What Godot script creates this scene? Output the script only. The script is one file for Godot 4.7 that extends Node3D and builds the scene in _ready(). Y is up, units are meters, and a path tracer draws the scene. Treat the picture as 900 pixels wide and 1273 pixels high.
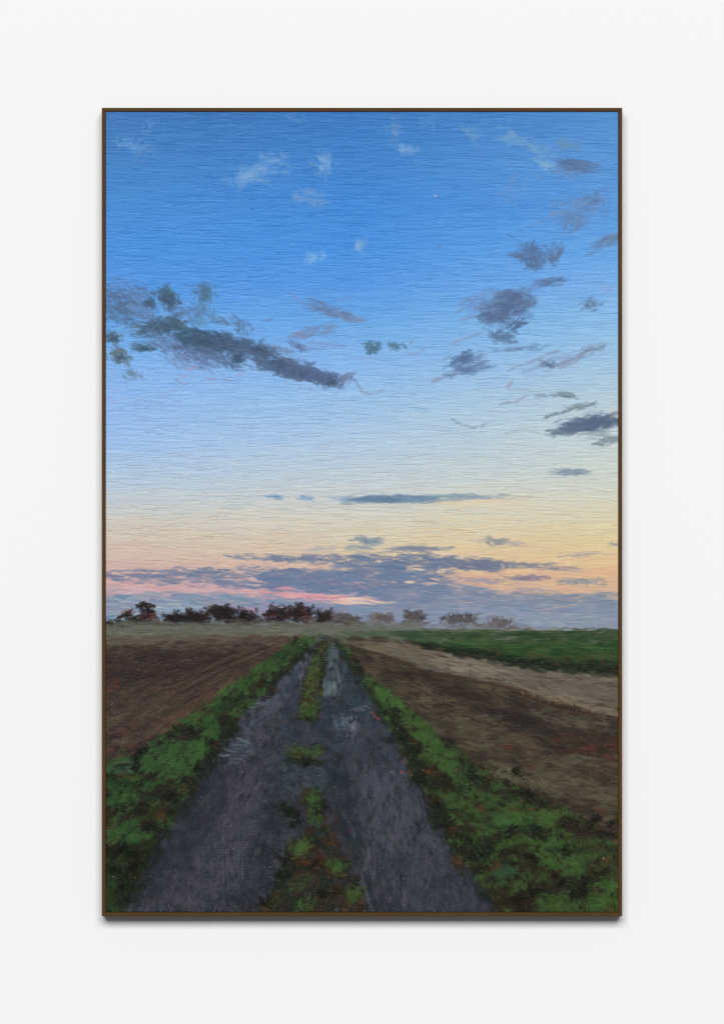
extends Node3D
# A oil painting of a field track at dusk in a thin brown frame on white wall, hung flat on a white wall.
# Everything on the painted face is laid on with computed brush strokes: bristle by bristle, colour and thickness of paint.

const UNIT := 0.000325          # metres for one unit of the painter's layout (the framed picture is 646 x 1005 units)
const TEX := 1.5                # texels for one unit
const LEFT := 130.0             # layout x of the painted face's left edge
const TOP := 137.5              # layout y of its upper edge
const FACE_W := 640.0
const FACE_H := 998.0
const DEPTH := 0.0085           # how far the frame stands out from the wall

var wide := int(FACE_W * TEX)
var tall := int(FACE_H * TEX)
var paint := PackedColorArray() # rgb = pigment as seen in white light, a = thickness of the paint
var rng := RandomNumberGenerator.new()
var table := PackedFloat32Array()
var warp := PackedFloat32Array() # the threads of the canvas, one value for each column and row of texels
var weft := PackedFloat32Array()
var mottle := FastNoiseLite.new()


func _ready() -> void:
	rng.seed = 20240611
	mottle.seed = 9
	mottle.frequency = 0.02
	mottle.fractal_octaves = 4
	setup_camera_and_light()
	build_wall()
	build_painting()


func setup_camera_and_light() -> void:
	var camera := Camera3D.new()
	camera.name = "camera"
	camera.position = Vector3(0, 0, 2.0)
	camera.fov = rad_to_deg(2.0 * atan(1273.0 * UNIT * 0.5 / (2.0 - DEPTH)))
	camera.near = 0.05
	camera.far = 60.0
	camera.current = true
	add_child(camera)

	var environment := Environment.new()
	environment.background_mode = Environment.BG_COLOR
	environment.background_color = Color(0.40, 0.40, 0.40)   # dim light room all round
	environment.tonemap_mode = Environment.TONE_MAPPER_LINEAR
	environment.tonemap_exposure = 1.0
	environment.sdfgi_enabled = true
	environment.ssao_enabled = true
	environment.ssil_enabled = true
	var world := WorldEnvironment.new()
	world.name = "world_environment"
	world.environment = environment
	add_child(world)

	# One wide soft light, straight ahead and above: the shade falls below the frame and a little to both sides.
	var lamp := AreaLight3D.new()
	lamp.name = "gallery_light"
	lamp.area_size = Vector2(10.0, 5.0)
	lamp.area_normalize_energy = true
	lamp.light_energy = 226.0
	lamp.light_color = Color(1, 1, 1)
	lamp.area_range = 40.0
	lamp.shadow_enabled = true
	add_child(lamp)
	lamp.look_at_from_position(Vector3(0, 6.0, 12.6), Vector3.ZERO, Vector3.UP)


func build_wall() -> void:
	var wall := MeshInstance3D.new()
	wall.name = "wall"
	var slab := BoxMesh.new()
	slab.size = Vector3(3.0, 3.0, 0.1)
	wall.mesh = slab
	wall.position = Vector3(0, 0, -0.05)
	var m := StandardMaterial3D.new()
	m.albedo_color = Color(0.93, 0.93, 0.93)
	m.roughness = 0.95
	m.metallic_specular = 0.2
	wall.material_override = m
	wall.set_meta("kind", "structure")
	add_child(wall)


# ---------------------------------------------------------------- the framed painting

func build_painting() -> void:
	var thing := Node3D.new()
	thing.name = "framed_painting"
	thing.set_meta("label", "oil painting of a field track at dusk in a thin brown frame on white wall")
	thing.set_meta("category", "painting")
	add_child(thing)

	var frame := Node3D.new()
	frame.name = "frame"
	thing.add_child(frame)
	var hw := 646.0 * UNIT * 0.5
	var hh := 1005.0 * UNIT * 0.5
	var rail := 4.7 * UNIT
	var wood := [wood_material(0), wood_material(1)]
	var corners := [Vector2(-hw, hh), Vector2(hw, hh), Vector2(hw, -hh), Vector2(-hw, -hh)]
	for k in 4:
		var o := MeshInstance3D.new()
		o.name = "frame_rail"
		o.mesh = rail_mesh(corners[k], corners[(k + 1) % 4], rail)
		o.material_override = wood[k % 2]
		frame.add_child(o, true)

	# the board that carries the paint, set a hair behind the lip of the frame
	var board := MeshInstance3D.new()
	board.name = "board"
	var bm := BoxMesh.new()
	bm.size = Vector3((hw - rail) * 2.0 - 0.0001, (hh - rail) * 2.0 - 0.0001, DEPTH - 0.002)
	board.mesh = bm
	board.position = Vector3(0, 0, 0.0004 + bm.size.z * 0.5)
	var raw := StandardMaterial3D.new()
	raw.albedo_color = Color(0.62, 0.52, 0.40)
	raw.roughness = 0.9
	board.material_override = raw
	thing.add_child(board)

	var face := MeshInstance3D.new()
	face.name = "painted_canvas"
	face.mesh = face_mesh(Vector2(hw - rail, hh - rail) - Vector2(0.00004, 0.00004), DEPTH - 0.0015, DEPTH - 0.0005)
	face.material_override = paint_material()
	face.set_meta("label", "dusk sky with slate clouds over a puddled farm track and grass verges")
	thing.add_child(face)


func rail_mesh(a: Vector2, b: Vector2, width: float) -> ArrayMesh:
	# a mitred length of moulding from outer corner a to outer corner b, edges eased by a tenth of a millimetre
	var along := (b - a).normalized()
	var inward := Vector2(along.y, -along.x)
	var e := 0.00012
	# profile: distance inward, height
	var profile := [Vector2(0, 0.0), Vector2(0, DEPTH - e), Vector2(e, DEPTH), Vector2(width - e, DEPTH), Vector2(width, DEPTH - e), Vector2(width, 0.0)]
	var st := SurfaceTool.new()
	st.begin(Mesh.PRIMITIVE_TRIANGLES)
	st.set_smooth_group(-1)
	var length := (b - a).length()
	for i in profile.size():
		var p: Vector2 = profile[i]
		var q: Vector2 = profile[(i + 1) % profile.size()]
		var v := []
		for c in [[p, 0], [p, 1], [q, 1], [q, 0]]:
			var d: Vector2 = c[0]
			var at: Vector2 = (a + along * d.x if c[1] == 0 else b - along * d.x) + inward * d.x
			v.append([Vector3(at.x, at.y, d.y), Vector2((d.x if c[1] == 0 else length - d.x) / 0.1, (float(i) * 0.13 + d.x / 0.1))])
		for k in [0, 1, 2, 0, 2, 3]:
			st.set_uv(v[k][1])
			st.add_vertex(v[k][0])
	st.generate_normals()
	st.generate_tangents()
	return st.commit()


func face_mesh(half: Vector2, back: float, front: float) -> ArrayMesh:
	# the primed canvas with its coat of paint: a thin slab, its front softly rounded over at the rim
	var st := SurfaceTool.new()
	st.begin(Mesh.PRIMITIVE_TRIANGLES)
	var r := 0.00025
	var rings := [[0.0, back], [0.0, front - r], [r * 0.3, front - r * 0.3], [r, front]]
	var loops := []
	for g in rings:
		var h: Vector2 = half - Vector2(g[0], g[0])
		loops.append([Vector3(-h.x, h.y, g[1]), Vector3(h.x, h.y, g[1]), Vector3(h.x, -h.y, g[1]), Vector3(-h.x, -h.y, g[1])])
	var put := func(p: Vector3) -> void:
		st.set_uv(Vector2(0.5 + p.x / (FACE_W * UNIT), 0.5 - p.y / (FACE_H * UNIT)))
		st.add_vertex(p)
	st.set_smooth_group(-1)
	for i in rings.size() - 1:
		for k in 4:
			var a: Vector3 = loops[i][k]
			var b: Vector3 = loops[i][(k + 1) % 4]
			var c: Vector3 = loops[i + 1][(k + 1) % 4]
			var d: Vector3 = loops[i + 1][k]
			for p in [a, d, c, a, c, b]:
				put.call(p)
	var f: Array = loops[rings.size() - 1]
	for p in [f[0], f[3], f[2], f[0], f[2], f[1]]:
		put.call(p)
	st.generate_normals()
	st.generate_tangents()
	return st.commit()


func wood_material(n: int) -> StandardMaterial3D:
	# stained wood: long fibres along the rail
	var im := Image.create(512, 64, false, Image.FORMAT_RGB8)
	var noise := FastNoiseLite.new()
	noise.seed = 40 + n
	noise.frequency = 0.06
	for y in 64:
		for x in 512:
			var g := noise.get_noise_2d(x * 0.12, y * 4.0) * 0.6 + noise.get_noise_2d(x * 0.5 + 900.0, y * 9.0) * 0.4
			var c := Color(0.300, 0.225, 0.137) * (1.0 + 0.16 * g)
			c = c.lerp(Color(0.35, 0.22, 0.12), clampf(noise.get_noise_2d(x * 0.05, 700.0) * 0.7 + 0.1, 0.0, 0.6))
			im.set_pixel(x, y, c)
	var m := StandardMaterial3D.new()
	m.albedo_texture = ImageTexture.create_from_image(im)
	m.roughness = 0.6
	m.metallic_specular = 0.15
	return m


func paint_material() -> StandardMaterial3D:
	paint_picture()
	var colour := PackedByteArray()
	colour.resize(wide * tall * 3)
	var high := PackedFloat32Array()
	high.resize(wide * tall)
	# the weave of the cloth shows through where the paint is thin
	var patch := FastNoiseLite.new()
	patch.seed = 5
	patch.frequency = 0.006
	var sag := FastNoiseLite.new()   # the threads wander and sink under the ground coat
	sag.seed = 12
	sag.frequency = 0.022
	sag.fractal_octaves = 3
	var i := 0
	for y in tall:
		for x in wide:
			var c := paint[i]
			var thin := clampf(patch.get_noise_2d(x, y) * 2.2 + 0.35, 0.06, 1.0)
			var lie := sag.get_noise_2d(x, y)
			var along := weft[clampi(y + int(lie * 7.0), 0, tall - 1)]
			high[i] = c.a + thin * WEAVE * (warp[clampi(x + int(lie * 5.0), 0, wide - 1)] * (1.0 + 0.8 * along) + along * clampf(0.55 + lie * 1.6, 0.0, 1.4))
			colour[i * 3] = int(clampf(c.r, 0.0, 1.0) * 255.0)
			colour[i * 3 + 1] = int(clampf(c.g, 0.0, 1.0) * 255.0)
			colour[i * 3 + 2] = int(clampf(c.b, 0.0, 1.0) * 255.0)
			i += 1
	var relief := Image.create_from_data(wide, tall, false, Image.FORMAT_RF, high.to_byte_array())
	relief.bump_map_to_normal_map(RELIEF)
	var m := StandardMaterial3D.new()
	m.albedo_texture = ImageTexture.create_from_image(Image.create_from_data(wide, tall, false, Image.FORMAT_RGB8, colour))
	m.normal_enabled = true
	m.normal_texture = ImageTexture.create_from_image(relief)
	m.normal_scale = 1.0
	m.albedo_color = Color(0.955, 0.955, 0.955)
	m.roughness = 0.34
	m.metallic_specular = 0.16
	m.texture_repeat = false
	return m


# ---------------------------------------------------------------- brush

const WEAVE := 0.06
const RELIEF := 2.3


func rgb(r: float, g: float, b: float) -> Color:
	return Color(r / 255.0, g / 255.0, b / 255.0, 0.5)


func any(colours: Array) -> Color:
	return colours[rng.randi() % colours.size()]


func pick(colours: Array, p: Vector2) -> Color:
	# neighbouring strokes come from the same mix on the palette
	var f := mottle.get_noise_2d((p.x + colours.size() * 97.0) * TEX, p.y * TEX * 1.7) * 1.5 + 0.5 + rng.randfn() * 0.16
	return colours[clampi(int(f * colours.size()), 0, colours.size() - 1)]


func stroke(x0: float, y0: float, x1: float, y1: float, bend: float, width: float, col: Color, alpha: float, jitter := 0.04, dry := 0.0, ridge := 0.28) -> void:
	# one pull of the brush, bristle by bristle, from (x0, y0) to (x1, y1) in layout units
	var ax := (x0 - LEFT) * TEX
	var ay := (y0 - TOP) * TEX
	var dx := (x1 - x0) * TEX
	var dy := (y1 - y0) * TEX
	var length := sqrt(dx * dx + dy * dy)
	if length < 1.0:
		return
	var nx := -dy / length
	var ny := dx / length
	var n := int(length / 0.85) + 1
	var bristles := maxi(1, int(width * TEX / 0.8))
	var half := width * TEX * 0.5
	var arch := bend * TEX * 4.0
	var inv := 1.0 / n
	var at := rng.randi() & 4095
	var seat := rng.randi() & 4095
	var shy := dry * 3.0 - 1.5
	for b in bristles:
		var u := (b + 0.5) / bristles * 2.0 - 1.0
		var edge := 1.0 - u * u
		at = (at + 1) & 4095
		var k := (table[at] - 0.5) * 2.0 * jitter
		var c := Color(col.r + k, col.g + k, col.b + k * 0.9, 0.5 + ridge * (table[(seat + b / 2) & 4095] - 0.45) + ridge * 0.25 * edge)
		var soft := 1.0 - edge
		var i0 := int(n * rng.randf() * (0.10 + 0.22 * soft))
		var i1 := n - int(n * rng.randf() * (0.16 + 0.25 * soft))
		var a := alpha * (0.5 + 0.5 * edge) * (0.55 + 0.45 * table[(at * 13) & 4095])
		var off := u * half
		var skip := at * 5
		var fade := 6.0 / n
		for i in range(i0, i1):
			if dry > 0.0 and dry < 0.3 and table[((i >> 2) * 3 + skip) & 4095] < dry:
				continue
			var t := i * inv
			var o := off + arch * t * (1.0 - t)
			var px := int(ax + dx * t + nx * o)
			var py := int(ay + dy * t + ny * o)
			if px < 0 or py < 0 or px >= wide or py >= tall:
				continue
			if dry >= 0.3 and warp[px] + weft[py] + (table[((i >> 1) * 3 + skip) & 4095] - 0.5) * 3.6 < shy:
				continue
			var at_px := py * wide + px
			paint[at_px] = paint[at_px].lerp(c, a * minf(1.0, minf((i - i0 + 1) * 0.35, (i1 - i) * fade + 0.15)))


func scrub(points: Array, cover: float, length: float, width: float, angle: float, sway: float, colours: Array, alpha: float, jitter := 0.04, dry := 0.0, ridge := 0.28) -> void:
	# many strokes inside an outline; cover = how many coats
	var outline := PackedVector2Array()
	var lo := Vector2(1e6, 1e6)
	var hi := -lo
	for p in points:
		var v := Vector2(p[0], p[1])
		outline.append(v)
		lo = lo.min(v)
		hi = hi.max(v)
	var size := hi - lo
	var n := int(size.x * size.y * cover / (length * width))
	for k in n:
		var p := Vector2(rng.randf_range(lo.x, hi.x), rng.randf_range(lo.y, hi.y))
		if not Geometry2D.is_point_in_polygon(p, outline):
			continue
		dab(p.x, p.y, length * rng.randf_range(0.5, 1.4), width * rng.randf_range(0.6, 1.4), (rad_to_deg(atan2(p.y - 770.0, p.x - 405.0)) if is_nan(angle) else angle) + rng.randfn() * sway, pick(colours, p), alpha * rng.randf_range(0.6, 1.0), jitter, dry, ridge)


func dab(x: float, y: float, length: float, width: float, angle: float, col: Color, alpha: float, jitter := 0.04, dry := 0.0, ridge := 0.28) -> void:
	var d := Vector2.from_angle(deg_to_rad(angle)) * length * 0.5
	stroke(x - d.x, y - d.y, x + d.x, y + d.y, rng.randf_range(-0.12, 0.12) * length, width, col, alpha, jitter, dry, ridge)


func puff(x: float, y: float, rx: float, ry: float, angle: float, n: int, length: float, width: float, lean: float, sway: float, colours: Array, alpha: float, dry := 0.15, ridge := 0.3) -> void:
	# a loose cluster of dabs, thickest in the middle
	var turn := deg_to_rad(angle)
	for k in int(n * 1.4):
		var q := Vector2(rng.randfn() * 0.62 * rx, rng.randfn() * 0.62 * ry)
		if absf(q.x) > rx * 1.15 or absf(q.y) > ry * 1.15:
			continue
		q = q.rotated(turn)
		dab(x + q.x, y + q.y, length * rng.randf_range(0.5, 1.3), width * rng.randf_range(0.6, 1.3), lean + rng.randfn() * sway, any(colours), alpha * rng.randf_range(0.55, 1.0), 0.035, dry, ridge)


func curve(points: Array, width: float, col: Color, alpha: float, dry := 0.2) -> void:
	for k in points.size() - 1:
		var a: Array = points[k]
		var b: Array = points[k + 1]
		var e := Vector2(b[0] - a[0], b[1] - a[1]) * 0.12
		stroke(a[0] - e.x, a[1] - e.y, b[0] + e.x, b[1] + e.y, rng.randf_range(-1.5, 1.5), width * rng.randf_range(0.8, 1.3), col, minf(0.95, alpha * 1.3), 0.04, dry, 0.35)


# ---------------------------------------------------------------- the picture

var sky_rows := [
	[137, rgb(64, 122, 184), rgb(60, 122, 194), rgb(82, 142, 206)],
	[200, rgb(70, 132, 200), rgb(66, 132, 206), rgb(92, 152, 216)],
	[260, rgb(74, 142, 214), rgb(68, 139, 218), rgb(92, 155, 224)],
	[310, rgb(76, 147, 224), rgb(76, 147, 226), rgb(106, 168, 230)],
	[350, rgb(84, 150, 228), rgb(86, 152, 229), rgb(122, 176, 234)],
	[400, rgb(102, 166, 232), rgb(108, 170, 232), rgb(142, 190, 232)],
	[450, rgb(130, 179, 238), rgb(136, 183, 236), rgb(162, 198, 228)],
	[500, rgb(146, 187, 238), rgb(156, 195, 233), rgb(188, 208, 218)],
	[550, rgb(158, 193, 237), rgb(178, 203, 227), rgb(200, 213, 213)],
	[600, rgb(184, 204, 224), rgb(197, 208, 214), rgb(209, 213, 203)],
	[645, rgb(206, 204, 196), rgb(212, 207, 194), rgb(220, 210, 178)],
	[680, rgb(211, 193, 177), rgb(216, 201, 172), rgb(223, 202, 158)],
	[712, rgb(208, 172, 166), rgb(212, 182, 164), rgb(226, 188, 142)],
	[735, rgb(190, 160, 172), rgb(176, 160, 180), rgb(214, 180, 146)],
	[760, rgb(140, 158, 180), rgb(136, 146, 178), rgb(146, 156, 178)],
	[800, rgb(140, 150, 165), rgb(132, 142, 168), rgb(150, 162, 176)],
]


func sky_at(x: float, y: float) -> Color:
	var k := 0
	while k < sky_rows.size() - 2 and y > sky_rows[k + 1][0]:
		k += 1
	var a: Array = sky_rows[k]
	var b: Array = sky_rows[k + 1]
	var t := clampf((y - a[0]) / (b[0] - a[0]), 0.0, 1.0)
	var s := clampf((x - LEFT) / FACE_W, 0.0, 1.0)
	var i := 1 if s < 0.5 else 2
	var f := s * 2.0 - (i - 1)
	var p: Color = a[i]
	var q: Color = b[i]
	return p.lerp(a[i + 1], f).lerp(q.lerp(b[i + 1], f), t)


func paint_picture() -> void:
	for k in 4096:
		table.append(rng.randf())
	for x in wide:
		warp.append(sin(x * TAU / 4.9 + 0.8 * sin(x * 0.013)) * (0.4 + 0.8 * table[(x / 5 * 17) & 4095]))
	for y in tall:
		weft.append(sin(y * TAU / 4.9 + 0.8 * sin(y * 0.017)) * (0.4 + 0.8 * table[(y / 5 * 29 + 900) & 4095]))
	paint.resize(wide * tall)
	var i := 0
	for y in tall:
		for x in range(0, wide, 2):
			var c := sky_at(LEFT + x / TEX, TOP + y / TEX)
			paint[i] = c
			if i + 1 < paint.size():
				paint[i + 1] = c
			i += 2
	paint_sky()
	paint_high_clouds()
	paint_low_clouds()
	paint_washes()
	paint_far_fields()
	paint_trees()
	paint_left_field()
	paint_right_field()
	paint_track()
	paint_verges()
	paint_accents()
	paint_glints_and_specks()


func paint_sky() -> void:
	for k in 6500:
		var x := rng.randf_range(110, 790)
		var y := rng.randf_range(130, 795)
		var c := sky_at(x, y + rng.randfn() * 8.0)
		var v := rng.randfn() * 0.012
		var l := rng.randf_range(10, 45)
		var tilt := rng.randfn() * 0.02
		stroke(x - l, y - l * tilt, x + l, y + l * tilt, rng.randf_range(-2, 2), rng.randf_range(2.0, 6.0), Color(c.r + v, c.g + v, c.b + v * 0.7), rng.randf_range(0.4, 0.85), 0.02, 0.0, 0.3)
	for k in 12000:
		var x := rng.randf_range(110, 790)
		var y := rng.randf_range(130, 795)
		var c := sky_at(x, y + rng.randfn() * 9.0)
		var v := rng.randfn() * 0.018
		var l := rng.randf_range(3, 22)
		var tilt := rng.randfn() * 0.035
		stroke(x - l, y - l * tilt, x + l, y + l * tilt, rng.randf_range(-1.6, 1.6), rng.randf_range(0.7, 2.0), Color(c.r + v, c.g + v, c.b + v * 0.7), rng.randf_range(0.3, 0.8), 0.02, 0.0, 0.85)
	for k in 2600:  # loaded touches, paler to put ridge highlights into the colour
		var x := rng.randf_range(120, 780)
		var y := 138.0 + 600.0 * pow(rng.randf(), 0.7)
		var c := sky_at(x, y)
		var l := rng.randf_range(3, 13)
		var v := rng.randf_range(0.02, 0.07)
		stroke(x - l, y + rng.randfn() * 0.6, x + l, y + rng.randfn() * 0.6, rng.randf_range(-1, 1), rng.randf_range(0.8, 1.6), Color(c.r + v, c.g + v, c.b + v * 0.6), rng.randf_range(0.35, 0.75), 0.02, 0.0, 0.9)


func fill(points: Array, a: Color, b: Color, grain := 0.03) -> void:
	# thin first wash inside an outline, mottled between two pigments
	var n := points.size()
	var lo := 1e6
	var hi := -1e6
	for p in points:
		lo = minf(lo, p[1])
		hi = maxf(hi, p[1])
	for row in range(maxi(0, int((lo - TOP) * TEX)), mini(tall, int((hi - TOP) * TEX) + 1)):
		var y := TOP + (row + 0.5) / TEX
		var cuts := []
		for k in n:
			var p: Array = points[k]
			var q: Array = points[(k + 1) % n]
			if (p[1] <= y) != (q[1] <= y):
				cuts.append((p[0] + (q[0] - p[0]) * (y - p[1]) / float(q[1] - p[1]) - LEFT) * TEX)
		cuts.sort()
		for k in range(0, cuts.size() - 1, 2):
			for x in range(maxi(0, int(cuts[k] + rng.randfn() * 1.6)), mini(wide, int(cuts[k + 1] + rng.randfn() * 1.6))):
				var c := a.lerp(b, clampf(mottle.get_noise_2d(x, row * 1.4) * 1.4 + 0.5, 0.0, 1.0))
				var v := (table[(x * 31 + row * 57) & 4095] - 0.5) * grain
				paint[row * wide + x] = Color(c.r + v, c.g + v, c.b + v, 0.45 + v * 2.0)


func paint_high_clouds() -> void:
	var pale := [rgb(132, 172, 216), rgb(124, 168, 214), rgb(146, 178, 212)]
	# thin pale wisps at the top
	puff(165, 180, 22, 12, 20, 26, 12, 5.1, -30, 30, pale, 0.24)
	puff(188, 160, 16, 10, 0, 18, 9, 3.4, -60, 40, pale, 0.22)
	puff(180, 190, 20, 8, -15, 14, 10, 3.4, -20, 25, [rgb(120, 141, 180)], 0.24)
	puff(322, 210, 26, 14, -25, 46, 16, 6.8, -15, 15, pale, 0.27)
	puff(300, 220, 20, 8, -20, 16, 14, 5.1, -15, 12, pale, 0.24)
	puff(345, 205, 20, 14, 20, 22, 12, 5.1, 10, 20, pale, 0.22)
	puff(404, 205, 14, 14, 70, 34, 10, 6.8, 60, 35, pale, 0.29)
	puff(390, 246, 24, 9, 10, 34, 13, 5.1, 8, 14, [rgb(126, 160, 206), rgb(140, 160, 196)], 0.29)
	puff(448, 304, 9, 10, 60, 20, 9, 5.1, 60, 25, pale, 0.34)
	puff(392, 320, 11, 8, 0, 22, 9, 5.1, 70, 40, [rgb(136, 184, 226)], 0.36)
	puff(366, 147, 14, 6, 10, 10, 8, 3.4, 10, 30, pale, 0.24)
	puff(490, 160, 14, 11, 70, 26, 9, 5.1, 50, 30, [rgb(112, 150, 196), rgb(120, 153, 180)], 0.27)
	puff(507, 186, 12, 7, 10, 22, 10, 5.1, 20, 20, pale, 0.32)
	puff(534, 152, 10, 10, 0, 14, 8, 5.1, 60, 30, pale, 0.18)
	puff(588, 166, 12, 9, 60, 24, 9, 5.1, 60, 30, [rgb(116, 158, 196)], 0.29)
	puff(655, 180, 36, 9, 22, 56, 14, 5.1, 22, 12, [rgb(126, 166, 200), rgb(134, 170, 196), rgb(112, 160, 210)], 0.32)
	puff(684, 207, 24, 6, 20, 24, 14, 5.1, 18, 10, [rgb(132, 172, 208)], 0.32)
	puff(704, 180, 18, 8, 20, 26, 10, 5.1, 40, 30, [rgb(112, 143, 170), rgb(104, 137, 176)], 0.30)
	puff(640, 235, 22, 12, -40, 30, 14, 5.1, -40, 16, [rgb(104, 150, 206), rgb(112, 152, 204)], 0.27)
	# slate scraps to the upper right
	var slate := [rgb(84, 113, 152), rgb(92, 121, 160), rgb(78, 105, 142)]
	var haze := [rgb(112, 150, 204), rgb(104, 141, 184)]
	puff(720, 207, 22, 7, 5, 54, 15, 3, 4, 12, slate, 0.52)
	puff(708, 202, 12, 5, 0, 20, 10, 3, 20, 20, slate, 0.5)
	puff(700, 218, 30, 4, 3, 14, 18, 2, 2, 5, haze, 0.5)
	puff(722, 252, 32, 12, -14, 60, 16, 3, -18, 12, haze + [rgb(100, 133, 172)], 0.46)
	puff(735, 250, 16, 9, -20, 26, 12, 3, -20, 16, slate, 0.42)
	puff(712, 276, 18, 11, -30, 46, 12, 4, -25, 22, [rgb(98, 131, 172), rgb(104, 137, 174)], 0.5)
	curve([[655, 281], [675, 274], [692, 263]], 2.2, rgb(132, 145, 176), 0.5)
	puff(690, 264, 8, 4, -30, 12, 8, 2, -30, 20, [rgb(138, 147, 176)], 0.45)
	# the dark bird-shaped scrap
	puff(664, 318, 14, 14, 60, 62, 12, 4, 50, 30, slate, 0.55)
	puff(645, 318, 12, 4, 8, 24, 13, 3, 12, 10, slate, 0.55)
	puff(664, 332, 9, 5, 0, 20, 8, 3, 20, 25, slate, 0.6)
	puff(692, 316, 11, 7, -45, 34, 10, 3, -48, 18, [rgb(98, 119, 152), rgb(92, 117, 154)], 0.55)
	stroke(627, 288, 650, 302, 1, 1.2, rgb(70, 101, 150), 0.55)
	puff(757, 298, 18, 6, -22, 52, 16, 3, -22, 8, [rgb(98, 125, 160), rgb(106, 137, 174)], 0.5)
	curve([[728, 318], [742, 310], [760, 300]], 3, rgb(104, 135, 174), 0.5)
	puff(682, 350, 20, 5, -10, 44, 16, 3, -10, 10, slate + haze, 0.5)
	stroke(672, 354, 702, 343, 1, 4, rgb(86, 111, 148), 0.6)
	puff(664, 358, 18, 4, -5, 18, 14, 2, -6, 8, haze, 0.5)
	# dark cloud right of the middle
	puff(632, 376, 28, 13, -8, 120, 16, 4.5, -14, 16, [rgb(82, 107, 142), rgb(90, 113, 146), rgb(92, 111, 136)], 0.52)
	puff(612, 394, 15, 8, 0, 48, 12, 4, -5, 22, [rgb(92, 113, 138), rgb(84, 109, 140)], 0.55)
	puff(642, 402, 12, 6, -20, 34, 11, 3, -25, 22, [rgb(72, 95, 132), rgb(84, 107, 142)], 0.6)
	puff(625, 418, 17, 9, 8, 60, 12, 3.5, 0, 22, [rgb(88, 115, 152), rgb(94, 121, 156)], 0.52)
	puff(656, 388, 12, 10, 0, 20, 14, 3, -5, 12, haze, 0.42)
	puff(588, 374, 22, 9, -24, 34, 18, 2, -26, 8, haze + [rgb(110, 135, 172)], 0.44)
	curve([[562, 427], [580, 420], [600, 412]], 3.0, rgb(136, 145, 178), 0.5)
	curve([[570, 398], [590, 386], [604, 372]], 2.0, rgb(128, 143, 180), 0.45)
	dab(598, 382, 9, 4, -5, rgb(150, 128, 160), 0.7)
	puff(650, 433, 34, 4, -4, 26, 14, 2.5, -5, 10, [rgb(98, 127, 162), rgb(110, 137, 170)], 0.5)
	puff(735, 378, 13, 7, -6, 36, 9, 3, -10, 24, [rgb(94, 119, 154), rgb(104, 127, 158)], 0.55)
	puff(738, 358, 20, 7, 0, 18, 10, 2, -20, 30, [rgb(132, 158, 206), rgb(142, 156, 200)], 0.38)
	puff(759, 360, 9, 6, 0, 14, 9, 2, -50, 30, [rgb(150, 164, 204)], 0.4)
	# the next ones down
	puff(575, 445, 13, 6, -18, 46, 11, 3.5, -22, 16, [rgb(78, 105, 142), rgb(86, 113, 150)], 0.6)
	puff(588, 458, 21, 7, -10, 62, 15, 3, -14, 14, [rgb(98, 127, 164), rgb(106, 133, 168)], 0.5)
	curve([[540, 474], [556, 468], [572, 461]], 3.5, rgb(126, 141, 174), 0.55)
	curve([[632, 461], [655, 452], [680, 440], [698, 436]], 4.2, rgb(136, 151, 176), 0.6)
	curve([[650, 463], [672, 455], [690, 454]], 3.5, rgb(134, 153, 182), 0.5)
	curve([[672, 452], [692, 455], [712, 447], [732, 433], [752, 430]], 4.6, rgb(116, 135, 160), 0.68)
	curve([[694, 458], [712, 452], [728, 440]], 3.0, rgb(152, 149, 174), 0.6)
	puff(680, 453, 9, 4, 10, 22, 9, 3, 10, 18, [rgb(86, 113, 140)], 0.6)
	puff(738, 433, 20, 6, -14, 34, 10, 2, -30, 22, [rgb(112, 131, 156), rgb(130, 147, 170)], 0.5)
	dab(633, 477, 15, 5, -45, rgb(156, 151, 176), 0.75)
	curve([[622, 503], [640, 500], [656, 490]], 3.6, rgb(154, 159, 182), 0.65)
	puff(676, 492, 14, 2.5, 0, 14, 12, 2, 0, 8, [rgb(136, 155, 176)], 0.55)
	puff(703, 491, 16, 3, 9, 30, 13, 2.5, 9, 8, [rgb(112, 129, 142), rgb(124, 141, 150)], 0.6)
	curve([[560, 521], [574, 529], [592, 533]], 4.0, rgb(144, 159, 178), 0.6)
	curve([[582, 532], [596, 530], [606, 524]], 3.0, rgb(152, 163, 180), 0.55)
	curve([[628, 539], [650, 534], [672, 540]], 3.0, rgb(164, 173, 180), 0.55)
	curve([[676, 520], [698, 513], [716, 506], [742, 500]], 4.2, rgb(114, 131, 142), 0.7)
	puff(722, 505, 18, 4, -10, 30, 12, 2.5, -10, 16, [rgb(118, 135, 144)], 0.5)
	puff(738, 527, 34, 8, -8, 130, 18, 4, -9, 12, [rgb(88, 107, 130), rgb(96, 113, 132), rgb(78, 99, 126)], 0.62)
	puff(702, 535, 20, 4, -9, 52, 14, 3, -9, 9, [rgb(94, 113, 132), rgb(106, 123, 140)], 0.6)
	puff(756, 548, 18, 5, -4, 40, 16, 2.5, -6, 9, [rgb(112, 129, 140), rgb(128, 145, 150)], 0.55)
	puff(738, 540, 22, 4, -6, 24, 15, 2, -8, 9, [rgb(130, 147, 156)], 0.5)
	puff(762, 512, 8, 6, -20, 8, 12, 2, -20, 10, [rgb(226, 206, 184)], 0.5)
	# the long cloud that comes in from the left
	var violet := [rgb(104, 137, 180), rgb(112, 133, 172), rgb(96, 129, 176)]
	var sage := [rgb(72, 101, 118), rgb(80, 107, 126), rgb(66, 95, 118)]
	var dusk := [rgb(78, 105, 140), rgb(84, 107, 136), rgb(92, 113, 146)]
	puff(160, 375, 36, 20, 20, 100, 18, 4, 20, 18, violet, 0.44)
	puff(150, 385, 22, 16, 20, 70, 14, 4, 22, 20, [rgb(76, 107, 140), rgb(82, 111, 138)], 0.48)
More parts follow.
